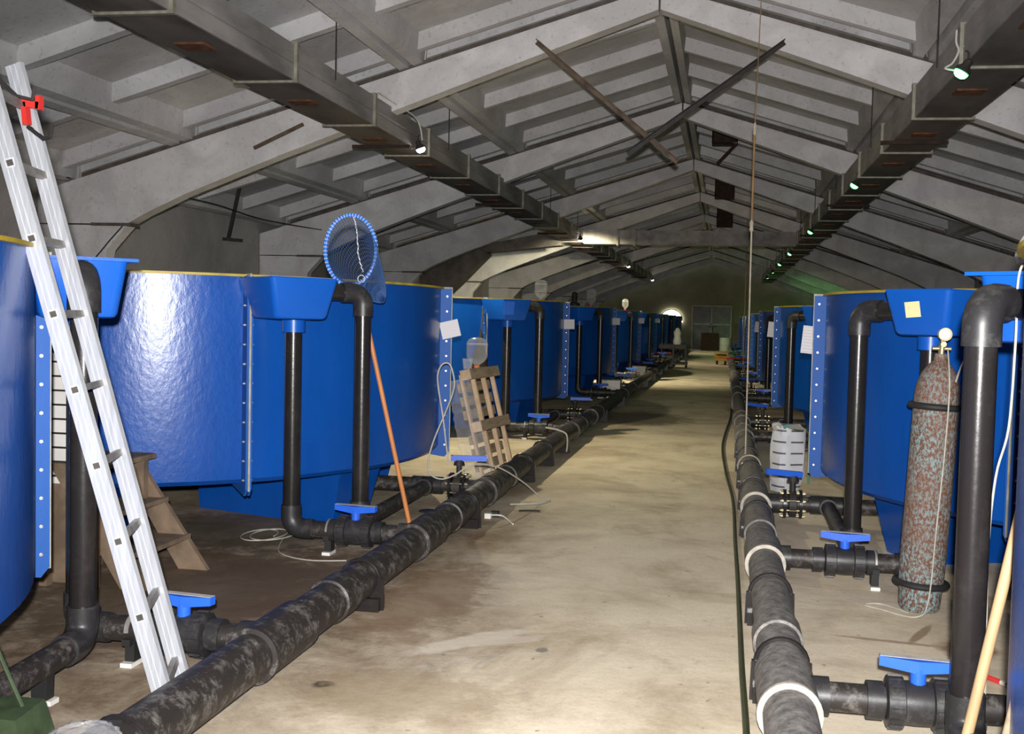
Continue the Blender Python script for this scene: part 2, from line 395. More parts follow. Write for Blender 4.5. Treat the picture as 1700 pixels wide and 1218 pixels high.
# end wall: double metal door and an arched window
d = thing('door_1', 'dull grey metal double door with glazed upper panels', None, (-.79, 59.9, 0), kind='structure')
part('door_leaf', MB().box((-1.30, 59.93, .70), (1.02, .06, 1.38)), 'door_metal', d)
part('door_leaf', MB().box((-.24, 59.93, .70), (1.02, .06, 1.38)), 'door_metal', d)
for x in (-1.30, -.24):
    part('upper_panel', MB().box((x, 59.94, 1.92), (.96, .05, .95)), 'door_metal', d)
fr = MB()
for x in (-1.85, -.77, .30): fr.box((x, 59.9, 1.23), (.07, .1, 2.46))
for z in (2.44, 1.42): fr.box((-.775, 59.9, z), (2.15, .1, .07))
part('door_frame', fr, 'aluminium_dull', d)
wn = thing('window_1', 'bright arched window in the far gable', None, (-3.02, 59.9, 1.2), kind='structure')
pane = MB(); n = 20
pane.prism([(-3.02-.62, 1.5), (-3.02+.62, 1.5)] + [(-3.02+.62*math.cos(PI*k/n), 1.58+.62*math.sin(PI*k/n)) for k in range(n+1)], 59.9, 59.94)
part('window_pane', pane, 'daylight_pane', wn)
mu = MB()
for x in (-.2, .2): mu.box((-3.02+x, 59.88, 1.83), (.05, .03, .66))
mu.box((-3.02, 59.88, 1.58), (1.24, .03, .05))
mu.tube([(-3.02+.62*math.cos(PI*k/n), 59.88, 1.58+.62*math.sin(PI*k/n)) for k in range(n+1)], .03, 6)
part('window_frame', mu, 'white_plastic', wn)

# ------------------------------------------------------------------ fish tanks
R, ZB, ZT = 2.38, .449, 1.815
ORD = ['nearest', 'second', 'third', 'fourth', 'fifth', 'sixth', 'seventh', 'farthest']
def polar(r, deg, z): a = math.radians(deg); return V((r*math.cos(a), r*math.sin(a), z))
def wall_panel(a0, a1):
    mb = MB(); n = 14; vs = []; fs = []
    prof = [(R, ZT), (R, ZT-.02), (R, ZB+.03), (R-.03, ZB), (R-.06, ZB), (R-.03, ZB+.06), (R-.025, ZT)]
    for i in range(n+1):
        a = a0+(a1-a0)*i/n
        vs += [polar(r, a, z) for r, z in prof]
    k = len(prof)
    for i in range(n):
        for j in range(k):
            j2 = (j+1) % k; fs.append((i*k+j, i*k+j2, (i+1)*k+j2, (i+1)*k+j))
    fs += [tuple(range(k)), tuple(n*k+j for j in reversed(range(k)))]
    return mb.add(vs, fs)
def flange(a):
    mb = MB(); er = polar(1, a, 0); et = V((-er.y, er.x, 0)); w_ = .092
    for s in (-1, 1):
        off = et*s*.013
        prof = [(R-.02, ZT+.005), (R+w_, ZT+.005), (R+w_, ZB-.03), (R+w_*.6, ZB-.075), (R-.30, ZB-.015), (R-.05, ZB+.02)]
        vs = [er*r+V((0, 0, z))+off-et*.007 for r, z in prof] + [er*r+V((0, 0, z))+off+et*.007 for r, z in prof]
        k = len(prof)
        mb.add(vs, [tuple(range(k)), tuple(reversed(range(k, 2*k)))] + [(i, (i+1) % k, (i+1) % k+k, i+k) for i in range(k)])
    return mb
def gasket(a):
    er = polar(1, a, 0); et = V((-er.y, er.x, 0)); mb = MB()
    return mb.box(er*(R+.05)+V((0, 0, (ZT+ZB)/2-.01)), (.10, .012, ZT-ZB+.06), (er, et, V((0, 0, 1))))
def bolts(a):
    er = polar(1, a, 0); et = V((-er.y, er.x, 0)); mb = MB()
    for i in range(11):
        c = er*(R+.055)+V((0, 0, ZB+.03+(ZT-ZB-.09)*i/10))
        mb.cyl(c-et*.034, c+et*.034, .006, 6)
        for s in (-1, 1): mb.cyl(c+et*s*.02, c+et*s*.028, .0085, 6)
    return mb
def rim():
    return MB().lathe([(R-.045, ZT), (R+.028, ZT), (R+.028, ZT+.016), (R-.045, ZT+.016), (R-.045, ZT)], n=96, caps=False)
def foot(a):
    er = polar(1, a, 0); et = V((-er.y, er.x, 0)); mb = MB()
    p = lambda r, t, z: er*r+et*t+V((0, 0, z))
    return mb.hexa([p(.7, -.21, 0), p(2.03, -.21, 0), p(2.03, .21, 0), p(.7, .21, 0), p(.7, -.26, ZB+.01), p(2.14, -.26, ZB+.01), p(2.14, .26, ZB+.01), p(.7, .26, ZB+.01)])
def floor_disc():
    return MB().lathe([(R-.04, ZB+.01), (R-.04, ZB+.05)], n=48)
def water():
    return MB().lathe([(R-.045, 1.60), (R-.045, 1.61)], n=48)
mat('tank_water', (.015, .05, .06), .08, var=.2)

def box_body(c, ang, wt, wb, dt, db, z0, z1):
    """tapered moulded box with rounded vertical edges and rounded bottom; ang = outward direction in degrees"""
    er = polar(1, ang, 0); et = V((-er.y, er.x, 0)); mb = MB(); vs, fs = [], []
    lev = [(1, 0), (.86, .02), (.72, .05), (0, .0)]
    prof = [(0, 0), (.05, -1)]
    n = 20; rows = [(z1, 0), (z0+.022, .0), (z0+.007, .006), (z0, .022)]
    for z, inset in rows:
        t = (z1-z)/(z1-z0); hw = (wt+(wb-wt)*t)/2-inset; hd = (dt+(db-dt)*t)/2-inset; rad = min(.035, hw*.6, hd*.6)
        for q, (sx_, sy_) in enumerate(((1, 1), (-1, 1), (-1, -1), (1, -1))):
            for k in range(5):
                a = PI/2*(q+k/4)
                vs.append(V(c)+et*(sx_*(hw-rad)+rad*math.cos(a)) + er*(sy_*(hd-rad)+rad*math.sin(a)) + V((0, 0, z)))
    for i in range(len(rows)-1):
        for k in range(n): k2 = (k+1) % n; fs.append((i*n+k, i*n+k2, (i+1)*n+k2, (i+1)*n+k))
    fs.append(tuple((len(rows)-1)*n+k for k in range(n)))
    # inner liner so that the box is open on top
    return mb.add(vs, fs)
def box_lip(c, ang, wt, dt, z1, wide):
    er = polar(1, ang, 0); et = V((-er.y, er.x, 0)); mb = MB(); c = V(c)
    q = .03 if wide else -.012
    for s in (-1, 1):
        mb.box(c+et*s*(wt/2+q-.012)+V((0, 0, z1)), (.05 if wide else .02, dt+2*q, .014), (et, er, V((0, 0, 1))))
        mb.box(c+er*s*(dt/2+q-.012)+V((0, 0, z1+.001)), (wt-.02, .05 if wide else .02, .014), (et, er, V((0, 0, 1))))
    return mb

def tank(row, k, cx, cy, a0, boxc, boxang, label, my):
    bw = (.40, .33, .40, .32) if my > 0 else (.47, .36, .50, .40)
    """a0: angle of one bolted joint; boxc: world xy of the overflow box; my: -1 box toward the camera, +1 away"""
    t = thing('fish_tank', label, 'tank', (cx, cy, 0), 'blue round fish tanks in two rows')
    key = (round(a0, 1),)
    for j in range(6):
        a = a0+60*j
        part('wall_panel', mesh_of(('wall_panel',)+key+(j,), lambda: wall_panel(a+.25, a+59.75)), 'blue_fibreglass', t, True)
        f = part('joint_flange', mesh_of(('joint_flange',)+key+(j,), lambda: flange(a)), 'blue_flange', t, True)
        part('gasket_strip', mesh_of(('gasket_strip',)+key+(j,), lambda: gasket(a)), 'grey_gasket', f, True)
        part('bolt_row', mesh_of(('bolt_row',)+key+(j,), lambda: bolts(a)), 'zinc_bolt', f, True, kind='stuff')
        part('foot', mesh_of(('tank_foot',)+key+(j,), lambda: foot(a+30)), 'blue_fibreglass', t, True)
    part('rim', mesh_of('tank_rim', rim), 'yellow_rim', t, True)
    part('bottom', mesh_of('tank_bottom', floor_disc), 'blue_fibreglass', t, True)
    part('water', mesh_of('tank_water', water), 'tank_water', t, True)
    bx, by = boxc[0]-cx, boxc[1]-cy
    kk = (round(bx, 3), round(by, 3), round(boxang, 1))
    o = part('overflow_box', mesh_of(('overflow_box',)+kk, lambda: box_body((bx, by, 0), boxang, bw[0], bw[1], bw[2], bw[3], 1.545, 1.803)), 'blue_box', t, True)
    part('box_lip', mesh_of(('box_lip',)+kk, lambda: box_lip((bx, by, 0), boxang, bw[0], bw[2], 1.805, my > 0)), 'blue_box', o, True)
    return t

# ------------------------------------------------------------------ pipework of one tank
def ring_at(c, d, r, L, n=20): c, d = V(c), V(d).normalized(); return MB().cyl(c-d*L/2, c+d*L/2, r, n)
X_ = V((1, 0, 0)); Y_ = V((0, 1, 0)); Z_ = V((0, 0, 1))
AX = .16     # pipe axis height above the floor
def outlet(side, k, dp, mainx, vx, label, name_side):
    """box outlet: upright, elbow, branch with a ball valve into the header"""
    sx_ = 1 if side < 0 else -1; e = X_*sx_; by = dp[1]
    t = thing('outlet_pipe', label, 'pipe', (dp[0], dp[1], 0), 'outlet pipes with ball valves')
    part('spigot', MB().cyl((dp[0], by, 1.46), (dp[0], by, 1.545), .076), 'blue_box', t)
    part('upright', MB().cyl((dp[0], by, AX+.13), (dp[0], by, 1.47), .056), 'black_pipe', t)
    c = V((dp[0], by, AX))
    el = MB().tube([c+Z_*.155]+[c+Z_*.10]+arc(c, Z_, e, .085)[0:]+[c+e*.10, c+e*.155], .066, 16)
    part('elbow', el, 'grey_fitting', t)
    end = mainx - sx_*.11
    part('branch', MB().cyl(c+e*.14, (end, by, AX), .056), 'dusty_pipe', t)
    part('tee_socket', MB().cyl((end-sx_*.05, by, AX), (end+sx_*.05, by, AX), .074), 'grey_fitting', t)
    # clamp
    cl = V((dp[0]+sx_*.27, by, AX))
    q = part('pipe_clamp', MB().box((cl.x, by, .065), (.045, .07, .11)).box((cl.x, by, AX-.045), (.04, .135, .03)), 'rubber_black', t)
    part('strap', MB().tube([cl+V((0, .066*math.cos(a), .066*math.sin(a))) for a in [PI*i/10 for i in range(11)]], .011, 6), 'aluminium_dull', q)
    part('clamp_base', MB().box((cl.x, by-.01, .012), (.055, .11, .02)), 'white_plastic', q)
    # ball valve
    vc = V((vx, by, AX)); v_ = part('ball_valve', MB().lathe([(.06, -.19), (.073, -.19), (.073, -.13), (.06, -.13), (.06, -.065), (.082, -.05), (.084, 0), (.082, .05), (.06, .065), (.06, .13), (.073, .13), (.073, .19), (.06, .19)], vc, X_, 24), 'grey_fitting', t)
    for s in (-1, 1):
        nut = MB(); nc = vc+X_*s*.085; nut.lathe([(.07, -.036), (.096, -.03), (.096, .03), (.07, .036)], nc, X_, 24)
        for i in range(14):
            a = 2*PI*i/14; nut.box(nc+V((0, .097*math.cos(a), .097*math.sin(a))), (.05, .012, .012), (X_, V((0, math.cos(a), math.sin(a))), V((0, -math.sin(a), math.cos(a)))))
        part('union_nut', nut, 'grey_fitting', v_)
    hd = MB().cyl(vc+Z_*.075, vc+Z_*.135, .03, 14)
    rot = Matrix.Rotation(math.radians(-6), 3, 'Z'); ex, ey = rot @ X_, rot @ Y_
    hz = vc+Z_*.15
    for s in (-1, 1):
        a, b_ = hz, hz+ex*s*.145
        hd.hexa([a-ey*.028-Z_*.03, b_-ey*.02-Z_*.012, b_+ey*.02-Z_*.012, a+ey*.028-Z_*.03, a-ey*.028+Z_*.018, b_-ey*.02+Z_*.024, b_+ey*.02+Z_*.024, a+ey*.028+Z_*.018])
    h_ = part('handle', hd, 'handle_blue', v_)
    part('pale_top_layer', MB().hexa([hz-ex*.143-ey*.018+Z_*.0245, hz+ex*.143-ey*.018+Z_*.0245, hz+ex*.143+ey*.018+Z_*.0245, hz-ex*.143+ey*.018+Z_*.0245,
                                  hz-ex*.143-ey*.018+Z_*.0265, hz+ex*.143-ey*.018+Z_*.0265, hz+ex*.143+ey*.018+Z_*.0265, hz-ex*.143+ey*.018+Z_*.0265]), 'handle_top_pale', v_)
    return t
def overflow(side, k, boxc, u, dy, cx, mainx, tx, bx_, zh, label, my):
    """box side pipe: horizontal run, elbow, upright, low run to the drain branch with a butterfly valve"""
    sx_ = 1 if side < 0 else -1; e = X_*sx_
    t = thing('overflow_pipe', label, 'pipe', (u[0], u[1], 0), 'overflow pipes with butterfly valves')
    b0 = V((boxc[0], boxc[1], zh)); c = V((u[0], u[1], zh)); dh = (b0-c).normalized()
    part('horizontal_run', MB().cyl(c+dh*.12, b0-dh*.16, .056), 'black_pipe', t)
    part('elbow', MB().tube([c+dh*.155, c+dh*.10]+arc(c, dh, -Z_, .085)+[c-Z_*.10, c-Z_*.155], .067, 18), 'grey_fitting', t)
    lo = V((u[0], u[1], AX)); T = V((tx, dy, AX)); dl = (T-lo).normalized()
    part('upright', MB().cyl(lo+Z_*.12, c-Z_*.12, .056), 'black_pipe', t)
    part('elbow', MB().tube([lo+Z_*.155, lo+Z_*.10]+arc(lo, Z_, dl, .085)+[lo+dl*.10, lo+dl*.155], .067, 18), 'grey_fitting', t)
    part('low_run', MB().cyl(lo+dl*.12, T, .056), 'dusty_pipe', t)
    cl = lo+dl*.32
    q = part('pipe_clamp', MB().box((cl.x, cl.y, .065), (.07, .045, .11)), 'rubber_black', t)
    part('clamp_base', MB().box((cl.x, cl.y, .012), (.11, .055, .02)), 'white_plastic', q)
    end = mainx - sx_*.11
    part('drain_branch', MB().cyl((cx+sx_*1.0, dy, AX), (end, dy, AX), .062), 'dusty_pipe', t)
    part('tee', MB().cyl(T-e*.13, T+e*.13, .074).cyl(T, T-dl*.13, .07), 'grey_fitting', t)
    part('tee_socket', MB().cyl((end-sx_*.10, dy, AX), (end+sx_*.05, dy, AX), .078), 'grey_fitting', t)
    vc = V((bx_, dy, AX)); v_ = part('butterfly_valve', MB().lathe([(.07, -.035), (.105, -.028), (.105, .028), (.07, .035)], vc, X_, 24).cyl(vc+Z_*.09, vc+Z_*.20, .024, 12).cyl(vc+Z_*.18, vc+Z_*.225, .05, 14, .036), 'steel_dark', t)
    for s in (-1, 1): part('flange_disc', MB().lathe([(.07, -.012), (.115, -.012), (.115, .012), (.07, .012)], vc+X_*s*.062, X_, 24), 'black_pipe', v_)
    bb = MB()
    for i in range(8):
        a = 2*PI*(i+.5)/8; o_ = V((0, .098*math.cos(a), .098*math.sin(a)))
        bb.cyl(vc+o_-X_*.10, vc+o_+X_*.10, .007, 6)
        for s in (-1, 1): bb.cyl(vc+o_+X_*s*.074, vc+o_+X_*s*.09, .014, 6)
    part('bolt_ring', bb, 'brass_bolt', v_, kind='stuff')
    an = math.radians(200 if side > 0 else 12); ex = V((math.cos(an), math.sin(an), .10 if side > 0 else 0)).normalized(); ey = Z_.cross(ex).normalized(); ez = ex.cross(ey); hz = vc+Z_*.24
    part('handle', MB().hexa([hz-ex*.07-ey*.028-ez*.022, hz+ex*.23-ey*.022-ez*.022, hz+ex*.23+ey*.022-ez*.022, hz-ex*.07+ey*.028-ez*.022,
                              hz-ex*.07-ey*.028+ez*.022, hz+ex*.23-ey*.022+ez*.022, hz+ex*.23+ey*.022+ez*.022, hz-ex*.07+ey*.028+ez*.022]), 'handle_blue', v_)
    return t

MXL, MXR = -1.90, .28
TCL, TCR, TY, TP = -4.737, 3.142, 8.264, 6.905
branches = {-1: [], 1: []}
SIDE = {-1: 'left', 1: 'right'}
def row(side):
    cx = TCL if side < 0 else TCR; mx = MXL if side < 0 else MXR; e = 1 if side < 0 else -1
    ou = 2.31; ot = 2.30
    for k in range(9):
        if k == 0:      # nearest pair: box on the far side
            if side < 0: c = (TCL, 2.55); dp = (-2.84, 4.30); u = (-2.69, 4.10); vx = -2.33; tx = -2.50
            else: c = (TCR, 2.59); dp = (1.26, 4.15); u = (.877, 3.85); vx = .77; tx = .85
            dy = c[1]-.3; my = 1; a0 = 45 if side < 0 else 134
            dv = V((dp[0]-c[0], dp[1]-c[1])); ang = math.degrees(math.atan2(dv.y, dv.x)); dn = dv.normalized(); bc = (c[0]+dn.x*2.60-e*dn.y*.0-e*.09, c[1]+dn.y*2.60+.05)
        else:
            c = (cx, TY+TP*(k-1)); dp = (cx+e*1.93, c[1]-1.68); u = (cx+e*ou, c[1]-1.41); dy = c[1]+.3; my = -1
            a0 = 13 if side < 0 else 172; vx = cx+e*2.38; tx = cx+e*ot
            dv = V((dp[0]-c[0], dp[1]-c[1])); ang = math.degrees(math.atan2(dv.y, dv.x)); dn = dv.normalized(); sh_ = .065 if side < 0 else .12; bc = (c[0]+dn.x*2.61-e*.657*sh_, c[1]+dn.y*2.61-.754*sh_)
        bx_ = cx+e*2.57
        sname = SIDE[side]
        far = k == 8
        if k == 0: lab = {-1: 'blue round tank behind the ladder, cut by the left picture edge', 1: 'blue round tank at the right edge, nearest on that side'}[side]
        elif k == 1: lab = {-1: 'big blue round tank with the blue landing net leaning on it', 1: 'blue round tank behind the rusty gas cylinder'}[side]
        else: lab = '%s blue round tank from the camera in the %s row' % (ORD[k] if k < 7 else ('eighth' if k == 7 else 'farthest'), sname)
        tank(side, k, c[0], c[1], a0, bc, ang, lab, my)
        loc = {0: 'nearest tank on the %s' % sname, 1: 'second tank on the %s' % sname}.get(k, '%s tank in the %s row' % (ORD[k] if k < 7 else ('eighth' if k == 7 else 'farthest'), sname))
        outlet(side, k, dp, mx, vx, 'black box outlet pipe with blue ball valve at the %s' % loc, sname)
        zh = 1.73 if side < 0 else 1.69
        overflow(side, k, bc, u, dy, c[0], mx, tx, bx_, zh, 'black overflow pipe with butterfly valve at the %s' % loc, my)
        branches[side] += [dp[1], dy]
row(-1); row(1)

# ------------------------------------------------------------------ header pipes along the aisle
def header(side):
    mx = MXL if side < 0 else MXR; mt = 'dusty_pipe' if side < 0 else 'dusty_pipe_pale'
    t = thing('header_pipe', 'thick black header pipe on the floor along the %s edge of the aisle' % SIDE[side], 'pipe', (mx, 4, 0))
    ys = [1.0] + sorted(branches[side]) + [57.0]; ys = [y for y in ys if .9 < y < 57.1]
    for a, b_ in zip(ys[:-1], ys[1:]):
        part('pipe_length', MB().cyl((mx, a, AX), (mx, b_, AX), .1, 28), mt, t)
    for i, y in enumerate(ys[1:-1]):
        q = part('tee', MB().lathe([(.1, -.23), (.117, -.225), (.117, .225), (.1, .23)], (mx, y, AX), Y_, 28), mt, t)
        if y < 16: part('collar', MB().lathe([(.1, -.012), (.121, -.010), (.121, .010), (.1, .012)], (mx, y-.235, AX), Y_, 28), 'pale_ring' if side > 0 and y < 9.5 else mt, q)
        if y < 16:
            part('coupling', MB().lathe([(.1, -.10), (.112, -.095), (.112, .095), (.1, .10)], (mx, y+.72, AX), Y_, 28), mt, t)
    y = 3.35 if side > 0 else 3.1
    while y < 46:
        if min(abs(y-b_) for b_ in branches[side]) > .3:
            s = part('support', MB().box((mx, y, .035), (.235, .11, .07)).hexa([V((mx-.13, y-.012, 0)), V((mx+.13, y-.012, 0)), V((mx+.13, y+.012, 0)), V((mx-.13, y+.012, 0)), V((mx-.125, y-.012, .17)), V((mx+.125, y-.012, .17)), V((mx+.125, y+.012, .17)), V((mx-.125, y+.012, .17))]), 'black_pipe', t)
            if y < 13: part('saddle', MB().tube([(mx+.108*math.cos(a), y, AX+.108*math.sin(a)) for a in [PI*i/12 for i in range(13)]], .011, 6), 'black_pipe', s)
        y += 1.15 if y < 13 else 2.9
header(-1); header(1)

# ------------------------------------------------------------------ ventilation ducts
def duct(side):
    x0, x1 = (-4.25, -3.72) if side < 0 else (1.71, 2.23); z0, z1 = 3.58, 3.88; ys = (8.68 if side < 0 else 8.5)
    t = thing('air_duct', 'dusty rectangular metal air duct hung under the %s roof slope' % SIDE[side], 'duct', ((x0+x1)/2, 8, z0))
    L = 2.06; c = (x0+x1)/2
    me = None
    for k in range(-4, 22):
        y = ys+L*k
        def sec():
            mb = MB(); i = .0
            # side walls carry a shallow longitudinal crease
            prof = [(x0, z0), (x1, z0), (x1, z0+.13), (x1-.012, z0+.145), (x1, z0+.16), (x1, z1), (x0, z1), (x0, z0+.16), (x0+.012, z0+.145), (x0, z0+.13)]
            return mb.prism(prof, .012, L-.012)
        s = part('duct_section', mesh_of(('duct_section', side), sec), 'galvanised', t); s.location.y = y
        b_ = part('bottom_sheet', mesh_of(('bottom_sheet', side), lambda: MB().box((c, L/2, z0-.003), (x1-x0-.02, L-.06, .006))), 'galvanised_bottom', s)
        if k % 1 == 0:
            part('grille', mesh_of(('grille', side), lambda: MB().box((c-.02, L*.42, z0-.012), (.24, .20, .018))), 'rust', s)
        f = part('flange', mesh_of(('duct_flange', side), lambda: MB().box((c, 0, z0-.010), (x1-x0+.06, .045, .028)).box((x0-.014, 0, (z0+z1)/2), (.028, .045, z1-z0+.03)).box((x1+.014, 0, (z0+z1)/2), (.028, .045, z1-z0+.03)).box((c, 0, z1+.010), (x1-x0+.06, .045, .028))), 'flange_pale', t)
        f.location.y = y
        if k % 3 == 1:
            part('cross_bar', MB().bar((x0-.14, y+1.2, z0-.035), (x1+.03, y+1.2, z0-.035), .035, .035), 'rust_dark', t)
        if k % 2 == 0:
            xx = x1+.02 if side < 0 else x0-.02; zz = ztop(abs(xx-XR))+.27
            part('hanger_rod', MB().cyl((xx, y+.9, z1-.1), (xx, y+.9, zz), .007, 6), 'steel_dark', t)
    yl = ys+L*22
    return t
duct(-1); duct(1)
cd_ = thing('cross_duct', 'pale duct crossing the hall between the two long air ducts', 'duct', (-1, 27.4, 3.5))
xs_ = [-3.70, -2.81, -2.37, -.27, 1.69]
for a, b_ in zip(xs_[:-1], xs_[1:]):
    part('duct_section', MB().box(((a+b_)/2, 27.4, 3.70), (b_-a-.02, .5, .36)), 'galvanised', cd_)
for x in xs_[1:-1]: part('flange', MB().box((x, 27.4, 3.70), (.05, .58, .43)), 'flange_pale', cd_)
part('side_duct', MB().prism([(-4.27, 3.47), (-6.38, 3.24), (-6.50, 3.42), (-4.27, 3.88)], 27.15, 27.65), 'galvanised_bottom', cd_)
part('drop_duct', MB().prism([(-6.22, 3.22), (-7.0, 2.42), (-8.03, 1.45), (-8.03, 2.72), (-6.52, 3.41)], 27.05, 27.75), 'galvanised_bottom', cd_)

# ------------------------------------------------------------------ lamps
def lamp(p, aim, white, label, group, energy):
    p = V(p); aim = V(aim).normalized()
    t = thing('floodlight', label, 'lamp', p, group)
    part('housing', MB().lathe([(.018, -.10), (.03, -.09), (.034, -.05), (.06, -.02), (.064, 0), (.05, .004)], p, aim, 16), 'steel_dark', t)
    part('lens', MB().lathe([(.054, .002), (.053, .018), (.045, .034), (.028, .045), (.001, .05)], p, aim, 16), 'led_white' if white else 'led_green', t)
    part('bracket', MB().tube([p-aim*.08, p-aim*.08+Z_*.07, p-aim*.04+Z_*.12], .008, 6), 'steel_dark', t)
    ld = bpy.data.lights.new('floodlight_beam', 'SPOT'); ld.energy = energy; ld.color = (1, .90, .60) if white else (.25, 1, .2)
    ld.spot_size = math.radians((160 if p.y < 20 else 150 if p.y < 30 else 132) if white else (160 if energy < 20 else 84)); ld.spot_blend = .7 if energy > 1000 else .5; ld.shadow_soft_size = .05
    lo = bpy.data.objects.new('floodlight_beam', ld); COL.objects.link(lo); lo.parent = t
    lo.matrix_parent_inverse = Matrix.Translation(-p)
    q = (-aim).to_track_quat('Z', 'Y'); lo.matrix_basis = Matrix.Translation(p+aim*.06) @ q.to_matrix().to_4x4()
WL = [12.2, 26.2, 39.4, 52.5]
wl_lab = ['glaring white floodlight nearest the camera under the left duct', 'white floodlight where the cross duct meets the left duct', 'white floodlight beyond the cross duct, third under the left duct', 'farthest white floodlight under the left duct']
for i, y in enumerate(WL):
    lamp((-3.64, y, 3.56), [(.35, .15, -1), (.0, .62, -.85), (.35, .2, -1), (.35, .2, -1)][i], True, wl_lab[i], 'white floodlights', [480, 1010, 380, 320][i])
GL = [8.25, 14.8, 22.3, 29.4, 34.8, 40.0, 45.1]
for i, y in enumerate(GL):
    lamp((1.66, y, 3.48), (-.5, .1, -.85) if i < 5 else (.25, .80, -.62), False, '%s green floodlight under the right duct counted from the camera' % ORD[i], 'green floodlights', 10 if i < 5 else 420)

# ------------------------------------------------------------------ aluminium ladder leaning on the nearest left tank
def ladder():
    t = thing('ladder', 'silver aluminium ladder leaning on the nearest left tank', 'ladder', (-2.03, 3.72, 0))
    nb, nt_ = V((-2.004, 3.62, .02)), V((-2.874, 3.62, 2.75))
    fb, ft = V((-2.149, 3.98, .02)), V((-2.929, 3.98, 2.585))
    ax = (nt_-nb).normalized(); fax = (ft-fb).normalized()
    for a, b_ in ((nb, nt_), (fb, ft)):
        dd = (b_-a).normalized(); wv = V((dd.z, 0, -dd.x)); th = V((0, 1, 0)); hw, ht = .036, .012
        mb = MB(); L = (b_-a).length
        prof = [(-hw, -ht), (-hw*.45, -ht), (-hw*.40, -ht*.8), (-hw*.2, -ht*.8), (-hw*.15, -ht), (hw*.15, -ht), (hw*.2, -ht*.8), (hw*.4, -ht*.8), (hw*.45, -ht), (hw, -ht), (hw, ht), (-hw, ht)]
        k = len(prof); vs = [a+wv*x+th*y for x, y in prof]+[b_+wv*x+th*y for x, y in prof]
        mb.add(vs, [tuple(range(k)), tuple(reversed(range(k, 2*k)))]+[(i, (i+1) % k, (i+1) % k+k, i+k) for i in range(k)])
        s = part('stile', mb, 'aluminium', t)
        part('foot_plug', MB().box(a+dd*.0, (.06, .03, .05), (wv, th, dd)), 'rubber_black', s)
    L0 = .19
    for i in range(9):
        zz = .155+.282*i; p0 = nb+ax*((zz-.02)/ax.z); p1 = fb+fax*((zz-.02)/fax.z)
        d_ = (p1-p0).normalized(); wv = V((ax.z, 0, -ax.x))
        r_ = part('rung', MB().bar(p0-d_*.016, p1+d_*.014, .026, .026, ref=ax), 'aluminium_dull', t)
        ez = d_; ey = (ax-ez*ax.dot(ez)).normalized(); ex = ey.cross(ez); c_ = p0-d_*.0165
        sq = MB()
        for sx_ in (-1, 1):
            sq.box(c_+ex*sx_*.015, (.004, .034, .004), (ex, ey, ez)); sq.box(c_+ey*sx_*.015, (.026, .004, .004), (ex, ey, ez))
        part('rung_collar', sq, 'aluminium', r_)
        part('rung_hole_shade', MB().box(c_-ez*.0005, (.022, .022, .002), (ex, ey, ez)), 'steel_dark', r_)  # dark plate painted as the shade inside the hollow rung end
    hk = part('locking_hook', MB().bar((-2.865, 3.93, 2.42), (-2.775, 3.93, 2.405), .028, .03).bar((-2.78, 3.93, 2.39), (-2.78, 3.93, 2.445), .018, .03).bar((-2.845, 3.93, 2.42), (-2.835, 3.93, 2.33), .022, .03), 'red_plastic', t)
    part('hook_bar', MB().tube([(-2.93, 3.90, 2.50), (-2.86, 3.90, 2.44), (-2.79, 3.90, 2.425), (-2.78, 3.90, 2.48)], .008, 6), 'steel_dark', hk)
    part('hook_bar', MB().tube([(-2.86, 3.97, 2.33), (-2.79, 3.97, 2.28), (-2.76, 3.97, 2.285), (-2.755, 3.97, 2.34)], .01, 6), 'rubber_black', t)
ladder()

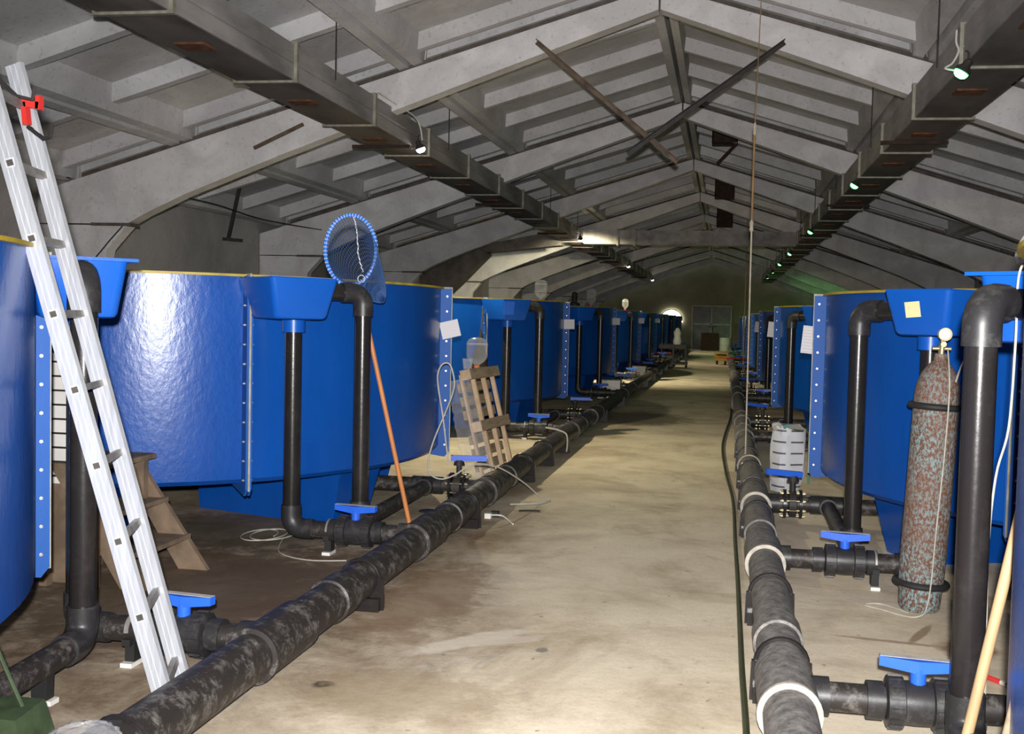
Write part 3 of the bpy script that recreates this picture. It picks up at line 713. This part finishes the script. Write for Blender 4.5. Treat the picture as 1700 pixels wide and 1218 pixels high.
# ------------------------------------------------------------------ landing net against the second left tank
def landing_net():
    hc = V((-2.568, 6.98, 2.028)); t = thing('landing_net', 'blue hooped landing net with orange wooden handle against the tank', 'net', (-2.19, 7.24, 0))
    ex = V((.99, .10, .06)).normalized(); ez = V((-.28, .10, .95)); ez = (ez-ex*ez.dot(ex)).normalized(); ey = ez.cross(ex)
    rx, rz = .178, .245; n = 56
    hoop = [hc+ex*rx*math.cos(2*PI*i/n)+ez*rz*math.sin(2*PI*i/n) for i in range(n)]
    part('hoop', MB().tube(hoop, .0135, 8, closed=True), 'net_blue', t)
    lac = MB()
    for i in range(n):
        a = 2*PI*i/n; p = hoop[i]; d_ = (hoop[(i+1) % n]-hoop[i-1]).normalized()
        lac.tube([p+d_*q for q in (-.003, .003)], .0145, 6)
    part('lacing', lac, 'net_white', t, kind='stuff')
    # bag: knotted mesh drooping behind the hoop
    vs, fs = [], []; nu, nv = 60, 22
    for j in range(nv+1):
        s = j/nv
        for i in range(nu):
            a = 2*PI*i/nu; k = (1-s)**.55 if s < 1 else 0
            k = max(k, .02); wv = 1+.05*math.sin(5*a)*s
            sag = V((.16*s+.10*s*s, -.06*s, -.34*s**1.4))
            vs.append(hc+ex*rx*k*wv*math.cos(a)+ez*rz*k*wv*math.sin(a)+sag)
    for j in range(nv):
        for i in range(nu):
            i2 = (i+1) % nu; fs.append((j*nu+i, j*nu+i2, (j+1)*nu+i2, (j+1)*nu+i))
    o = part('mesh_bag', MB().add(vs, fs), 'net_mesh', t)
    w_ = o.modifiers.new('threads', 'WIREFRAME'); w_.thickness = .0042; w_.use_even_offset = False
    cdp = spline([hc+ez*.255+ex*.02, hc+ez*.12+ex*.05-ey*.01, hc-ez*.05+ex*.06-ey*.02, hc-ez*.16+ex*.09-ey*.01], 8)
    part('draw_cord', MB().tube([p+V((random.uniform(-.004, .004), 0, 0)) for p in cdp], .0045, 6), 'net_white', t)
    part('cord_loop', MB().tube(MB().ring(hc-ez*.205+ex*.075-ey*.01, ey, .025, 16), .004, 6, closed=True), 'net_white', t)
    j = V((-2.50, 7.0, 1.70))
    for q in (-.72, .72):
        part('brace', MB().bar(hc+ex*rx*q*.93-ez*rz*.72, j, .014, .010), 'net_blue', t)
    part('socket', MB().cyl(j-ez*.02, hc-ez*(rz-.005)+ex*.005, .019, 10), 'net_blue', t)
    part('handle', MB().cyl((-2.165, 7.225, .015), j+ez*.05, .0165, 12), 'wood_orange', t)
landing_net()

# ------------------------------------------------------------------ small stair between the two left tanks
def stair():
    t = thing('step_stair', 'grimy brown wooden step stair behind the ladder', 'stairs', (-3.5, 6.05, 0))
    for yy in (5.98, 5.46):
        dx = 0 if yy > 5.7 else -.07
        p = [(-3.27+dx, 0), (-3.08+dx, 0), (-3.55+dx, .67), (-3.70+dx, .67)]
        mb = MB().prism(p, yy-.018, yy+.018); part('stringer', mb, 'wood_stair', t)
    for z, x in ((.20, -3.27), (.42, -3.42)):
        part('tread', MB().box((x-.07, 5.72, z), (.26, .56, .028)), 'wood_stair', t)
    part('tread', MB().box((-3.64, 5.72, .685), (.38, .58, .03)), 'wood_stair', t)
    for yy in (5.92, 5.42):
        for x in (-3.49, -3.79):
            part('post', MB().box((x, yy, .34), (.05, .05, .68)), 'wood_stair', t)
stair()
bs = thing('push_broom', 'dark broom with a silver handle behind the foot of the ladder', 'broom', (-2.73, 4.62, 0))
part('handle', MB().cyl((-2.74, 4.66, .10), (-3.16, 4.85, .95), .013, 10), 'aluminium', bs)
part('head', MB().box((-2.70, 4.64, .075), (.30, .07, .05)), 'rubber_black', bs)
part('bristles', MB().hexa([V((-2.86, 4.59, .0)), V((-2.54, 4.59, .0)), V((-2.54, 4.69, 0)), V((-2.86, 4.69, 0)), V((-2.84, 4.61, .055)), V((-2.56, 4.61, .055)), V((-2.56, 4.67, .055)), V((-2.84, 4.67, .055))]), 'net_black', bs, kind='stuff')
wp = thing('white_grating', 'white plastic slotted panel standing behind the nearest left tank', 'panel', (-4.02, 5.35, 0))
part('sheet', MB().box((-3.75, 5.5, .95), (.10, .03, .75)), 'white_plastic', wp)
for i in range(9): part('slat', MB().box((-3.75, 5.48, .62+.082*i), (.09, .012, .010)), 'rubber_black', wp)
part('leg', MB().box((-3.75, 5.5, .29), (.09, .025, .6)), 'wood_stair', wp)

# ------------------------------------------------------------------ pallet, wrapped, with an upturned bottle on top
def pallet():
    t = thing('pallet', 'wooden pallet leaning on edge, left side wrapped in clear film', 'pallet', (-2.25, 10.2, 0))
    O = V((-2.17, 9.62, .012)); u = V((.10, .78, 0)).normalized(); w_ = V((-.24, 0, .97)).normalized(); n_ = u.cross(w_).normalized()   # n_ toward the aisle
    if n_.x < 0: n_ = -n_
    W, H = .80, 1.06
    def bx(a0, a1, h0, h1, d0, d1): 
        c = O+u*(a0+a1)/2+w_*(h0+h1)/2+n_*(d0+d1)/2; return MB().box(c, (a1-a0, h1-h0, d1-d0), (u, w_, n_))
    for h in (0, .50, 1.0): 
        s = part('beam', bx(0, W, h, h+.10, -.02, .085), 'wood_pallet', t)
        part('sawn_end', bx(-.003, .0, h+.004, h+.096, -.016, .081), 'wood_fresh', s)
    for a in (.02, .30, .58): part('deck_board', bx(a, a+.045, -.01, 1.06, -.045, -.02), 'wood_fresh', t)
    for a in (.19, .47, .72): part('deck_board', bx(a, a+.03, .0, 1.05, .0, .04), 'wood_fresh', t)
    for h in (.13, .26, .39, .63, .76, .89): part('back_plank', bx(0, W, h, h+.09, -.075, -.045), 'wood_pallet', t)
    # cling film: crumpled sheet on the camera-side edge
    vs, fs = [], []; nu, nv = 8, 26
    for j in range(nv+1):
        for i in range(nu+1):
            d_ = -.20+.30*i/nu*(1-.25*j/nv)+.05*j/nv
            vs.append(O+u*(-.02+random.uniform(-.014, .014))+w_*(1.02*j/nv)+n_*(d_+random.uniform(-.006, .006)))
    for j in range(nv):
        for i in range(nu): q = j*(nu+1)+i; fs.append((q, q+1, q+nu+2, q+nu+1))
    o = part('plastic_film', MB().add(vs, fs), 'film_clear', t); o.modifiers.new('thickness', 'SOLIDIFY').thickness = .002
    top = O+w_*1.10+u*.36+n_*.02
    return top
ptop = pallet()
BOT = [(.001, 0), (.026, .0), (.026, .035)]
def bottle(p, label, h=.30, r=.085, cap='orange_plastic', tilt=0):
    p = V(p); t = thing('plastic_bottle', label, 'bottle', p, 'upturned clear plastic bottles')
    part('cap', MB().lathe([(.028, 0), (.030, .004), (.030, .032), (.028, .036)], p, Z_, 16), cap, t)
    prof = [(.024, .034), (.026, .05), (r*.7, .08), (r*.96, .12), (r, .15)]
    for i in range(5):
        z = .15+(h-.20)*i/5; prof += [(r, z+.004), (r*.965, z+.012), (r, z+.020)]
    prof += [(r, h-.07), (r*.95, h-.045), (r*.82, h-.02), (r*.55, h-.003), (.004, h+.004)]
    part('body', MB().lathe(prof, p, Z_, 24, caps=False), 'pet_plastic', t)
bottle(ptop+V((0, 0, -.012)), 'big clear upturned bottle with an orange cap on the pallet', .31, .105)
cup = single('plastic_tub', MB().lathe([(.04, 0), (.052, .10), (.047, .10), (.036, .006)], ptop+V((-.05, -.17, .0)), Z_, 18), 'pet_plastic', 'small clear tub beside the upturned bottle on the pallet', 'tub')
for nm, p, hh, rr in (('faint clear upturned bottle over the third left tank rim', (-2.85, 16.2, 1.835), .34, .10), ('clear upturned bottle with red cap over the fourth left tank', (-2.70, 21.25, 1.835), .36, .10), ('small pale upturned bottle over the fifth left tank', (-2.66, 28.2, 1.835), .30, .085)):
    bottle(p, nm, hh, rr, 'red_plastic')
single('aerator_motor', MB().lathe([(.11, 0), (.11, .05), (.055, .07), (.05, .16), (.06, .17), (.05, .26), (.01, .28)], (-2.95, 20.62, 1.833), Z_, 16), 'rubber_black', 'small black aerator motor standing on the fourth left tank rim', 'motor')

hn = thing('black_hand_net', 'black net bag hanging behind the upturned bottle', 'net', (-3.09, 13.2, .5))
part('bag', MB().lathe([(.012, 0), (.03, -.10), (.06, -.22), (.10, -.38), (.13, -.55), (.12, -.75), (.06, -.98), (.01, -1.02)], (-3.085, 13.19, 1.42), (.03, -.03, 1), 14), 'net_black', hn)
part('handle', MB().cyl((-3.085, 13.19, 1.38), (-3.10, 13.33, 1.70), .012, 8), 'steel_dark', hn)

# ------------------------------------------------------------------ gas cylinder
def gas():
    b = V((1.13, 6.17, 0)); ax = V((.047, .012, 1)).normalized(); t = thing('gas_cylinder', 'rusty turquoise gas cylinder with two rubber rings and a gauge', 'gas cylinder', b)
    part('body', MB().lathe([(.10, 0), (.112, .02), (.118, .12), (.122, .16), (.125, .30), (.125, 1.20), (.118, 1.27), (.098, 1.335), (.065, 1.385), (.038, 1.41), (.034, 1.45), (.0, 1.45)], b, ax, 32, caps=False), 'flaking_paint', t)
    for h in (.155, 1.155):
        part('rubber_ring', MB().torus(b+ax*h, ax, .138, .019, 32, 10), 'rubber_black', t)
    tp = b+ax*1.45
    v_ = part('valve', MB().cyl(tp, tp+ax*.06, .018, 10).cyl(tp+ax*.03-X_*.05, tp+ax*.03+X_*.05, .012, 10).cyl(tp+ax*.055-Y_*.05, tp+ax*.055+Y_*.02, .016, 10), 'brass_bolt', t)
    g = part('gauge', MB().cyl(tp+ax*.11+V((.01, -.02, 0)), tp+ax*.11+V((.01, .03, 0)), .034, 18), 'white_plastic', v_)
    part('gauge_rim', MB().torus(tp+ax*.11+V((.01, -.02, 0)), Y_, .034, .005, 20, 6), 'brass_bolt', g)
    part('gauge_stem', MB().cyl(tp+ax*.05, tp+ax*.10, .009, 8), 'brass_bolt', v_)
    part('air_line', MB().tube(spline([tp+V((.03, -.03, .02)), b+V((.09, -.135, 1.25)), b+V((.075, -.15, .9)), b+V((.05, -.15, .5)), b+V((.02, -.17, .1)), b+V((-.05, -.22, .012)), b+V((-.22, -.10, .01)), b+V((-.30, -.02, .01)), b+V((-.20, .02, .01)), b+V((-.08, -.13, .01))], 6), .004, 6), 'cord_white', t)
gas()
single('air_tube', MB().tube(spline([(1.46, 6.50, 1.83), (1.44, 6.12, 1.82), (1.41, 6.04, 1.70), (1.33, 6.02, 1.50), (1.28, 6.03, 1.40), (1.25, 6.03, 1.3)], 6), .005, 6), 'cord_white', 'thin clear air tube running from the box down to the gas cylinder', 'tube')

# ------------------------------------------------------------------ feed sack on the right
def sack():
    t = thing('feed_sack', 'white printed feed sack standing between the right tanks', 'sack', (.64, 10.1, 0))
    vs, fs = [], []; n = 20; rows = 12
    for j in range(rows+1):
        s = j/rows; z = .02+.60*s
        for i in range(n):
            a = 2*PI*i/n+.5; sq = 1/max(abs(math.cos(a-.5)), abs(math.sin(a-.5)))
            k = (.80+.2*min(1, s*4))*(1-.06*max(0, s-.75)/.25)
            f = .80+.25*(sq-1)/.414
            wob = 1+.035*math.sin(3*a+4*s)+.03*math.sin(7*a+9*s)
            vs.append((.60+.155*k*f*wob*math.cos(a)*1.1+.02*s, 10.1+.125*k*f*wob*math.sin(a)*1.1, z+.03*math.sin(2*a)*s))
    for j in range(rows):
        for i in range(n): i2 = (i+1) % n; fs.append((j*n+i, j*n+i2, (j+1)*n+i2, (j+1)*n+i))
    fs += [tuple(reversed(range(n))), tuple(rows*n+i for i in range(n))]
    part('bag', MB().add(vs, fs), 'sack_print', t)
    part('tie', MB().tube(spline([(.50, 10.02, .60), (.47, 10.0, .645), (.52, 10.0, .66), (.55, 10.02, .63)], 5), .016, 6), 'cord_white', t)
    part('green_seam', MB().bar((.80, 9.99, .60), (.81, 9.99, .12), .025, .012), 'green_sack', t)
    part('green_seam', MB().bar((.56, 10.0, .63), (.61, 10.0, .645), .035, .03), 'green_sack', t)
sack()

# ------------------------------------------------------------------ notes and papers
def sheet(name, c, wd, ht, nrm, tilt, mt, label, cat, group=None):
    n_ = V(nrm).normalized(); x = Z_.cross(n_).normalized(); z = n_.cross(x); q = Matrix.Rotation(math.radians(tilt), 3, n_); x, z = q @ x, q @ z
    me = MB().box((0, 0, 0), (wd, .002, ht)).mesh(name)
    o = part(name, me, mt); M_ = Matrix((x, -n_, z)).transposed().to_4x4(); M_.translation = V(c); o.matrix_world = M_
    return setp(o, label, cat, group)
def flange_pt(side, k, r, z):
    c = V((TCL if side < 0 else TCR, TY+TP*(k-1), z)); a = math.radians(13 if side < 0 else 172)
    return c+V((math.cos(a), math.sin(a), 0))*r
NR = (.13, -.99, 0)
pl = {1: 'tilted', 2: 'square', 3: 'small grey', 4: 'small grey', 5: 'small grey'}
num = {1: 'second', 2: 'third', 3: 'fourth', 4: 'fifth', 5: 'sixth'}
for k in range(1, 6):
    p = flange_pt(-1, k, R+.095, [0, 1.475, 1.50, 1.54, 1.56, 1.57][k]) + V((.0 if k == 1 else .01, -.045, 0))
    sheet('paper_sheet', p, .16, .145, (.25, -.97, 0), 14 if k == 1 else 1, 'paper_printed', '%s white paper taped to the joint of the %s left tank' % (pl[k], num[k]), 'paper', 'papers taped to tank joints')
for k in (1, 2, 3):
    p = flange_pt(1, k, R+.085, 1.47 if k == 1 else 1.5) + V((-.035, .05, 0))
    sheet('paper_sheet', p, .12, .22, (.2, -.98, 0), -5, 'paper_printed', 'white paper taped behind the joint of the %s right tank' % num[k], 'paper', 'papers taped to tank joints')
sheet('sticker', flange_pt(-1, 1, R-.02, 1.705)+V((-.035, -.10, 0)), .03, .045, (.15, -.99, 0), 0, 'paper_printed', 'tiny white sticker near the top of the second left tank', 'sticker')
def on_box(side, k, dx, z, r):
    c = V((TCL if side < 0 else TCR, TY+TP*(k-1), z)); e = 1 if side < 0 else -1; d_ = V((e*1.93, -1.68, 0)).normalized(); x = Z_.cross(d_); return c+d_*r+x*dx, d_
p, d_ = on_box(1, 1, .10, 1.695, 2.61+.25-.02)
NOTE = sheet('sticky_note', p+d_*.012, .105, .09, d_+V((0, 0, -.15)), 4, 'note_yellow', 'yellow note stuck on the box of the second right tank', 'note')
p, d_ = on_box(-1, 2, -.20, 1.70, 2.61+.25-.02)
sheet('sticky_note', p+d_*.012, .16, .17, d_+V((0, 0, -.15)), 1, 'note_blue', 'bright blue square stuck on the box of the third left tank', 'note')

# ------------------------------------------------------------------ cords, hose and rope
single('garden_hose', MB().tube(spline([(.155, 19.5, .02), (.13, 17.6, .02), (.016, 13.86, .02), (.05, 11.3, .02), (.115, 9.44, .02), (.12, 7.6, .02), (.125, 6.55, .02), (.125, 5.4, .02), (.125, 4.75, .02), (.13, 4.0, .02), (.12, 3.0, .02)], 8), .014, 8), 'hose_green', 'dark green hose lying along the right header pipe', 'hose')
rp = thing('rope', 'taut pale rope from the roof down to the right header pipe', 'rope', (.24, 10.7, .27))
part('upper_cord', MB().tube([(.25, 10.75, 5.0), (.224, 10.7, 3.5)], .0045, 6), 'rope_tan', rp)
part('middle_length', MB().tube([(.224, 10.7, 3.5), (.226, 10.7, 2.55)], .010, 8), 'rope_tan', rp)
part('lower_length', MB().tube([(.226, 10.7, 2.55), (.238, 10.66, .28)], .008, 8), 'rope_pale', rp)
for z in (3.5, 2.55): part('knot', MB().lathe([(.006, -.06), (.02, -.04), (.016, 0), (.022, .03), (.006, .07)], (.225, 10.7, z), Z_, 10), 'rope_pale', rp)
part('loop', MB().torus((MXR, 10.66, AX), Y_, .112, .008, 24, 6), 'rope_pale', rp)
single('thin_cord', MB().tube([(.55, 32, 5.08), (.56, 32, .0)], .011, 6), 'rope_tan', 'thin brown cord hanging far down the aisle beside the pale rope', 'cord')
single('power_cord', MB().tube(spline([(-2.122, 8.05, 0.411), (-2.145, 8.05, 0.563), (-2.179, 8.05, 0.801), (-2.218, 8.05, 1.014), (-2.225, 8.05, 1.133), (-2.187, 8.05, 1.21), (-2.129, 8.06, 1.203), (-2.092, 8.06, 1.066), (-2.118, 8.07, 0.946), (-2.179, 8.08, 0.791), (-2.249, 8.06, 0.607), (-2.29, 8.05, 0.437), (-2.263, 8.05, 0.328), (-2.169, 8.05, 0.299), (-2.071, 8.1, 0.337), (-1.999, 8.15, 0.39), (-1.92, 8.2, 0.41), (-1.79, 8.4, 0.36), (-1.64, 8.7, 0.2), (-1.52, 8.95, 0.03), (-1.457, 9.0, 0.012), (-1.5, 8.85, 0.01), (-1.6, 8.76, 0.01), (-1.75, 8.69, 0.01)], 6), .0065, 6), 'cord_white', 'looped off-white power cord hanging beside the pallet', 'cord')
pg = thing('plug_lead', 'white plug with a short frayed lead lying on the floor', 'plug', (-1.77, 8.1, 0))
part('plug', MB().box((-1.80, 8.08, .022), (.05, .05, .04)), 'white_plastic', pg)
part('socket', MB().box((-1.76, 8.15, .024), (.06, .05, .045)), 'rubber_black', pg)
part('lead', MB().tube(spline([(-1.78, 8.07, .03), (-1.70, 8.12, .02), (-1.62, 8.0, .008), (-1.56, 7.88, .006)], 6), .006, 6), 'white_plastic', pg)
single('cable_offcut', MB().tube(spline([(-1.62, 8.42, .01), (-1.55, 8.44, .012), (-1.45, 8.46, .01)], 4), .008, 6), 'rubber_black', 'short black cable offcut on the aisle floor', 'cable')
single('drain_cover', MB().lathe([(.075, 0), (.078, .006), (.07, .01), (.005, .01)], (-2.33, 8.22, 0), Z_, 24), 'dark_cover', 'round dark drain cover on the floor beside the left header pipe', 'cover')
lw = thing('wire_coil', 'loose thin wire coiled on the floor under the second left tank', 'wire', (-3.2, 6.9, 0))
part('coil', MB().tube([(-3.22+.13*math.cos(a*.9)+.01*a, 6.95+.20*math.sin(a*.9), .012+.001*a) for a in [.35*i for i in range(46)]], .004, 5), 'cord_white', lw)
part('tail', MB().tube(spline([(-3.0, 6.9, .012), (-2.85, 6.5, .01), (-2.6, 6.35, .008), (-2.35, 6.4, .008)], 6), .004, 5), 'cord_white', lw)
single('string_tie', MB().tube(spline([(-2.05, 12.2, .30), (-1.98, 12.2, .29), (-1.90, 12.2, .275), (-1.80, 12.19, .23), (-1.785, 12.18, .10), (-1.79, 12.15, .03)], 5), .011, 6), 'cord_white', 'pale string tied round the left header pipe', 'string')
single('side_cord', MB().tube(spline([(1.22, 4.25, 1.80), (1.16, 4.12, 1.86), (1.07, 4.05, 1.845), (1.035, 4.03, 1.78), (1.035, 4.03, 1.55), (1.03, 4.05, 1.24), (1.00, 4.08, 1.05), (.99, 4.1, .76), (1.0, 4.1, .3), (1.03, 4.2, .01)], 6), .0045, 6), 'cord_white', 'off-white cord hanging from the right front box', 'cord')

# ------------------------------------------------------------------ right foreground
single('wooden_pole', MB().cyl((.819, 3.72, .0), (1.045, 3.72, 1.25), .019, 14), 'wood_light', 'pale wooden pole leaning at the right edge', 'pole')
single('wooden_stick', MB().cyl((.70, 2.98, .0), (.815, 3.0, .61), .015, 12, .012), 'wood_pallet', 'short worn wooden stick at the lower right corner', 'stick')
kn = thing('marker', 'small red and white marker on the floor behind the upright pipe', 'marker', (1.28, 5.0, 0))
part('barrel', MB().cyl((1.22, 5.0, .015), (1.27, 4.93, .015), .012, 8), 'red_plastic', kn)
part('cap', MB().cyl((1.27, 4.93, .015), (1.285, 4.905, .015), .011, 8), 'white_plastic', kn)
single('crumpled_packet', MB().hexa([V((1.52, 5.55, .005)), V((1.68, 5.50, .005)), V((1.70, 5.62, .005)), V((1.54, 5.66, .005)), V((1.55, 5.56, .07)), V((1.64, 5.53, .05)), V((1.66, 5.60, .08)), V((1.57, 5.64, .04))]), 'white_plastic', 'crumpled white packet on the floor by the right tank', 'packet')
fb_ = thing('feed_bag', 'small white and blue bag set on the right front tank', 'bag', (1.05, 3.9, 1.84))
vs = []
part('bag', MB().lathe([(.05, 0), (.06, .03), (.045, .08), (.02, .125), (.004, .14)], (1.085, 4.05, 1.835), Z_, 9), 'film_clear', fb_)
part('label', MB().lathe([(.047, .035), (.036, .08), (.018, .115)], (1.088, 4.04, 1.84), Z_, 5, caps=False), 'white_plastic', fb_)

# ------------------------------------------------------------------ left foreground
bw_ = MB(); vs, fs = [], []; nu, nv = 22, 12
for j in range(nv+1):
    for i in range(nu):
        a = 2*PI*i/nu; b_ = PI*.5*j/nv; k = 1+random.uniform(-.07, .07)
        vs.append((-1.92+.11*k*math.cos(a)*math.cos(b_), 2.94+.09*k*math.sin(a)*math.cos(b_), .262+.042*k*math.sin(b_)))
for j in range(nv):
    for i in range(nu): i2 = (i+1) % nu; fs.append((j*nu+i, j*nu+i2, (j+1)*nu+i2, (j+1)*nu+i))
single('bubble_wrap', bw_.add(vs, fs), 'film_clear', 'crumpled clear plastic wrap lying on the left header pipe', 'plastic wrap')
gs = thing('green_scoop', 'green plastic scoop with a thin handle in the lower left corner', 'scoop', (-2.46, 3.30, 0))
part('pan', MB().hexa([V((-2.55, 3.22, 0)), V((-2.33, 3.22, 0)), V((-2.33, 3.42, 0)), V((-2.55, 3.42, 0)), V((-2.54, 3.24, .16)), V((-2.38, 3.24, .16)), V((-2.38, 3.40, .18)), V((-2.54, 3.40, .18))]), 'green_plastic', gs)
part('handle', MB().cyl((-2.42, 3.34, .16), (-2.55, 3.34, .42), .008, 8), 'green_plastic', gs)

# ------------------------------------------------------------------ roof fittings
FY = FR[2]
for a, b_, lab in (((-2.10, FY-.03, 4.55), (-.55, FY-.10, 3.26), 'rusty angle bar hanging from the left rafter, crossing the other'), ((.51, FY-.03, 4.50), (-1.06, FY-.34, 3.31), 'dark angle bar hanging from the right rafter, crossing the other')):
    q = MB().bar(a, b_, .055, .008); av, bv = V(a), V(b_); q.bar(av+V((0, -.024, .022)), bv+V((0, -.024, .022)), .008, .055)
    single('angle_bar', q, 'steel_angle' if a[0] < 0 else 'steel_dark', lab, 'bar', 'crossed angle bars under the roof')
single('angle_bar', MB().bar((-5.31, FY-.05, 3.42), (-4.74, FY-.02, 3.69), .035, .035), 'steel_angle', 'short steel bar fixed to the face of the left rafter', 'bar')
hk = thing('hanging_hook', 'dark steel hanger with a bent foot under the left roof edge', 'hanger', (-7.35, 15, 2.6))
part('rod', MB().bar((-7.28, 15, 3.46), (-7.45, 14.98, 2.66), .05, .03), 'steel_dark', hk)
part('foot', MB().bar((-7.52, 14.96, 2.66), (-7.22, 14.96, 2.64), .04, .05), 'steel_dark', hk)
for i, (y, zb_, lab) in enumerate(((20.4, 4.95, 'nearest'), (26.4, 4.62, 'middle'), (32.4, 4.45, 'farthest'))):
    v_ = thing('vent_shaft', '%s dark rusty vent shaft through the roof right of the ridge' % lab, 'vent', (-.12, y, zb_), 'rusty roof vent shafts')
    s0 = .40; zt_ = ztop(s0)+.30
    mb = MB()
    for sx_ in (-1, 1):
        mb.box((-.12+sx_*.23, y, (zb_+zt_)/2), (.02, .48, zt_-zb_)); mb.box((-.12, y+sx_*.23, (zb_+zt_)/2), (.48, .02, zt_-zb_))
    part('casing', mb, 'rust_dark', v_)
    part('damper', MB().box((-.12, y, zb_+.05), (.44, .44, .02)), 'rust_dark', v_)
    if i == 0: part('stay', MB().bar((.12, y, zb_+.03), (-.25, y+.3, zb_-.32), .06, .03), 'rust_dark', v_)
def cable(pts, lab, r=.008): single('cable', MB().tube(spline(pts, 6), r, 5), 'rubber_black', lab, 'cable')
cable([(-7.90, 11.25, 3.13), (-7.75, 11.24, 3.12), (-7.55, 11.24, 3.07)], 'short black cable end sticking out by the left rafter')
cable([(-6.6, 11.48, 2.95), (-6.9, 13.5, 3.02), (-7.0, 15.2, 2.98), (-6.9, 17.40, 3.0)], 'black cable sagging between the first two left rafters')
cable([(-6.93, 11.3, 2.53), (-7.15, 11.28, 2.28), (-7.35, 11.28, 2.0), (-7.4, 11.28, 1.5)], 'thin black cable running down the left column edge')
wc = thing('lamp_cable', 'white cable looped along the right duct to the nearest green lamp', 'cable', (1.66, 8.3, 3.6))
part('lead', MB().tube(spline([(1.67, 8.55, 3.86), (1.66, 8.5, 3.76), (1.67, 8.45, 3.68), (1.62, 8.4, 3.58), (1.56, 8.35, 3.53), (1.64, 8.3, 3.50)], 6), .008, 6), 'white_plastic', wc)
wc = thing('lamp_cable', 'white cable along the left duct top to the nearest white lamp', 'cable', (-3.66, 11.8, 3.8))
part('lead', MB().tube(spline([(-3.68, 10.75, 3.92), (-3.66, 11.3, 3.90), (-3.64, 11.9, 3.89), (-3.62, 12.1, 3.80), (-3.62, 12.2, 3.66)], 6), .008, 6), 'white_plastic', wc)

# ------------------------------------------------------------------ far end of the aisle
tr = thing('trolley', 'low dark trolley with a white wrapped load far down the left aisle', 'trolley', (-1.55, 35.5, 0))
part('deck', MB().box((-1.47, 35.6, .16), (.50, 1.1, .06)), 'steel_dark', tr)
part('upper_deck', MB().box((-1.70, 35.7, .72), (.9, 1.1, .14)), 'steel_dark', tr)
for x, y in ((-1.26, 35.15), (-1.26, 36.1), (-1.68, 35.15), (-1.68, 36.1)): part('post', MB().box((x, y, .42), (.05, .05, .58)), 'steel_dark', tr)
for x, y in ((-1.26, 35.15), (-1.26, 36.1), (-1.68, 35.15), (-1.68, 36.1)): part('wheel', MB().cyl((x-.02, y, .065), (x+.02, y, .065), .065, 14), 'rubber_black', tr)
ld_ = thing('wrapped_load', 'pale plastic wrapped bundle on the far trolley', 'bundle', (-1.62, 35.7, .79))
part('bundle', MB().lathe([(.12, 0), (.15, .10), (.11, .25), (.13, .40), (.06, .53), (.01, .56)], (-1.58, 35.7, .79), Z_, 14), 'white_plastic', ld_)
pk = thing('pallet_truck', 'yellow pallet truck parked at the right of the far aisle', 'pallet truck', (-.05, 39.5, 0))
part('body', MB().box((-.12, 39.6, .34), (.50, .5, .16)), 'yellow_paint', pk)
part('skirt', MB().box((-.12, 39.4, .20), (.42, .4, .10)), 'yellow_paint', pk)
part('slot', MB().box((-.10, 39.34, .36), (.36, .02, .05)), 'rubber_black', pk)
for x in (-.26, .04): part('wheel', MB().cyl((x-.04, 39.5, .09), (x+.04, 39.5, .09), .09, 14), 'rubber_black', pk)
pr = thing('cabinet', 'dark brown cabinet standing before the far door', 'cabinet', (-.78, 57.6, 0))
part('body', MB().box((-.80, 57.8, .48), (.95, .6, .96)), 'rust_dark', pr)
part('column', MB().box((-.68, 57.5, 1.12), (.10, .1, .40)), 'steel_dark', pr)
part('handlebar', MB().box((-.68, 57.5, 1.30), (.42, .06, .06)), 'steel_dark', pr)
dr = thing('white_drum', 'pale drum beside the dark cabinet at the far door', 'drum', (.05, 57.6, 0))
part('body', MB().lathe([(.28, 0), (.30, .02), (.30, .36), (.31, .38), (.30, .40), (.30, .70), (.28, .72)], (.02, 57.4, 0), Z_, 24), 'white_plastic', dr)
for i, y in enumerate((21.0, 27.8)):
    single('polystyrene_box', MB().box((-2.27, y+.25, .165), (.44, .34, .33)).box((-2.27, y+.25, .345), (.46, .36, .03)), 'white_plastic', '%s pale foam box standing behind the left header pipe' % ('nearer' if i == 0 else 'farther'), 'box', 'foam boxes behind the left header pipe')
single('orange_tray', MB().box((-2.36, 42.0, .30), (.55, .3, .06)), 'orange_plastic', 'flat orange tray low beside the far left tanks', 'tray')
sh = thing('red_hose_reel', 'thin red pipe lying across the right header far down the aisle', 'pipe', (.3, 38, .3))
part('pipe', MB().cyl((.05, 38.2, .27), (.85, 38.0, .33), .02, 8), 'red_plastic', sh)
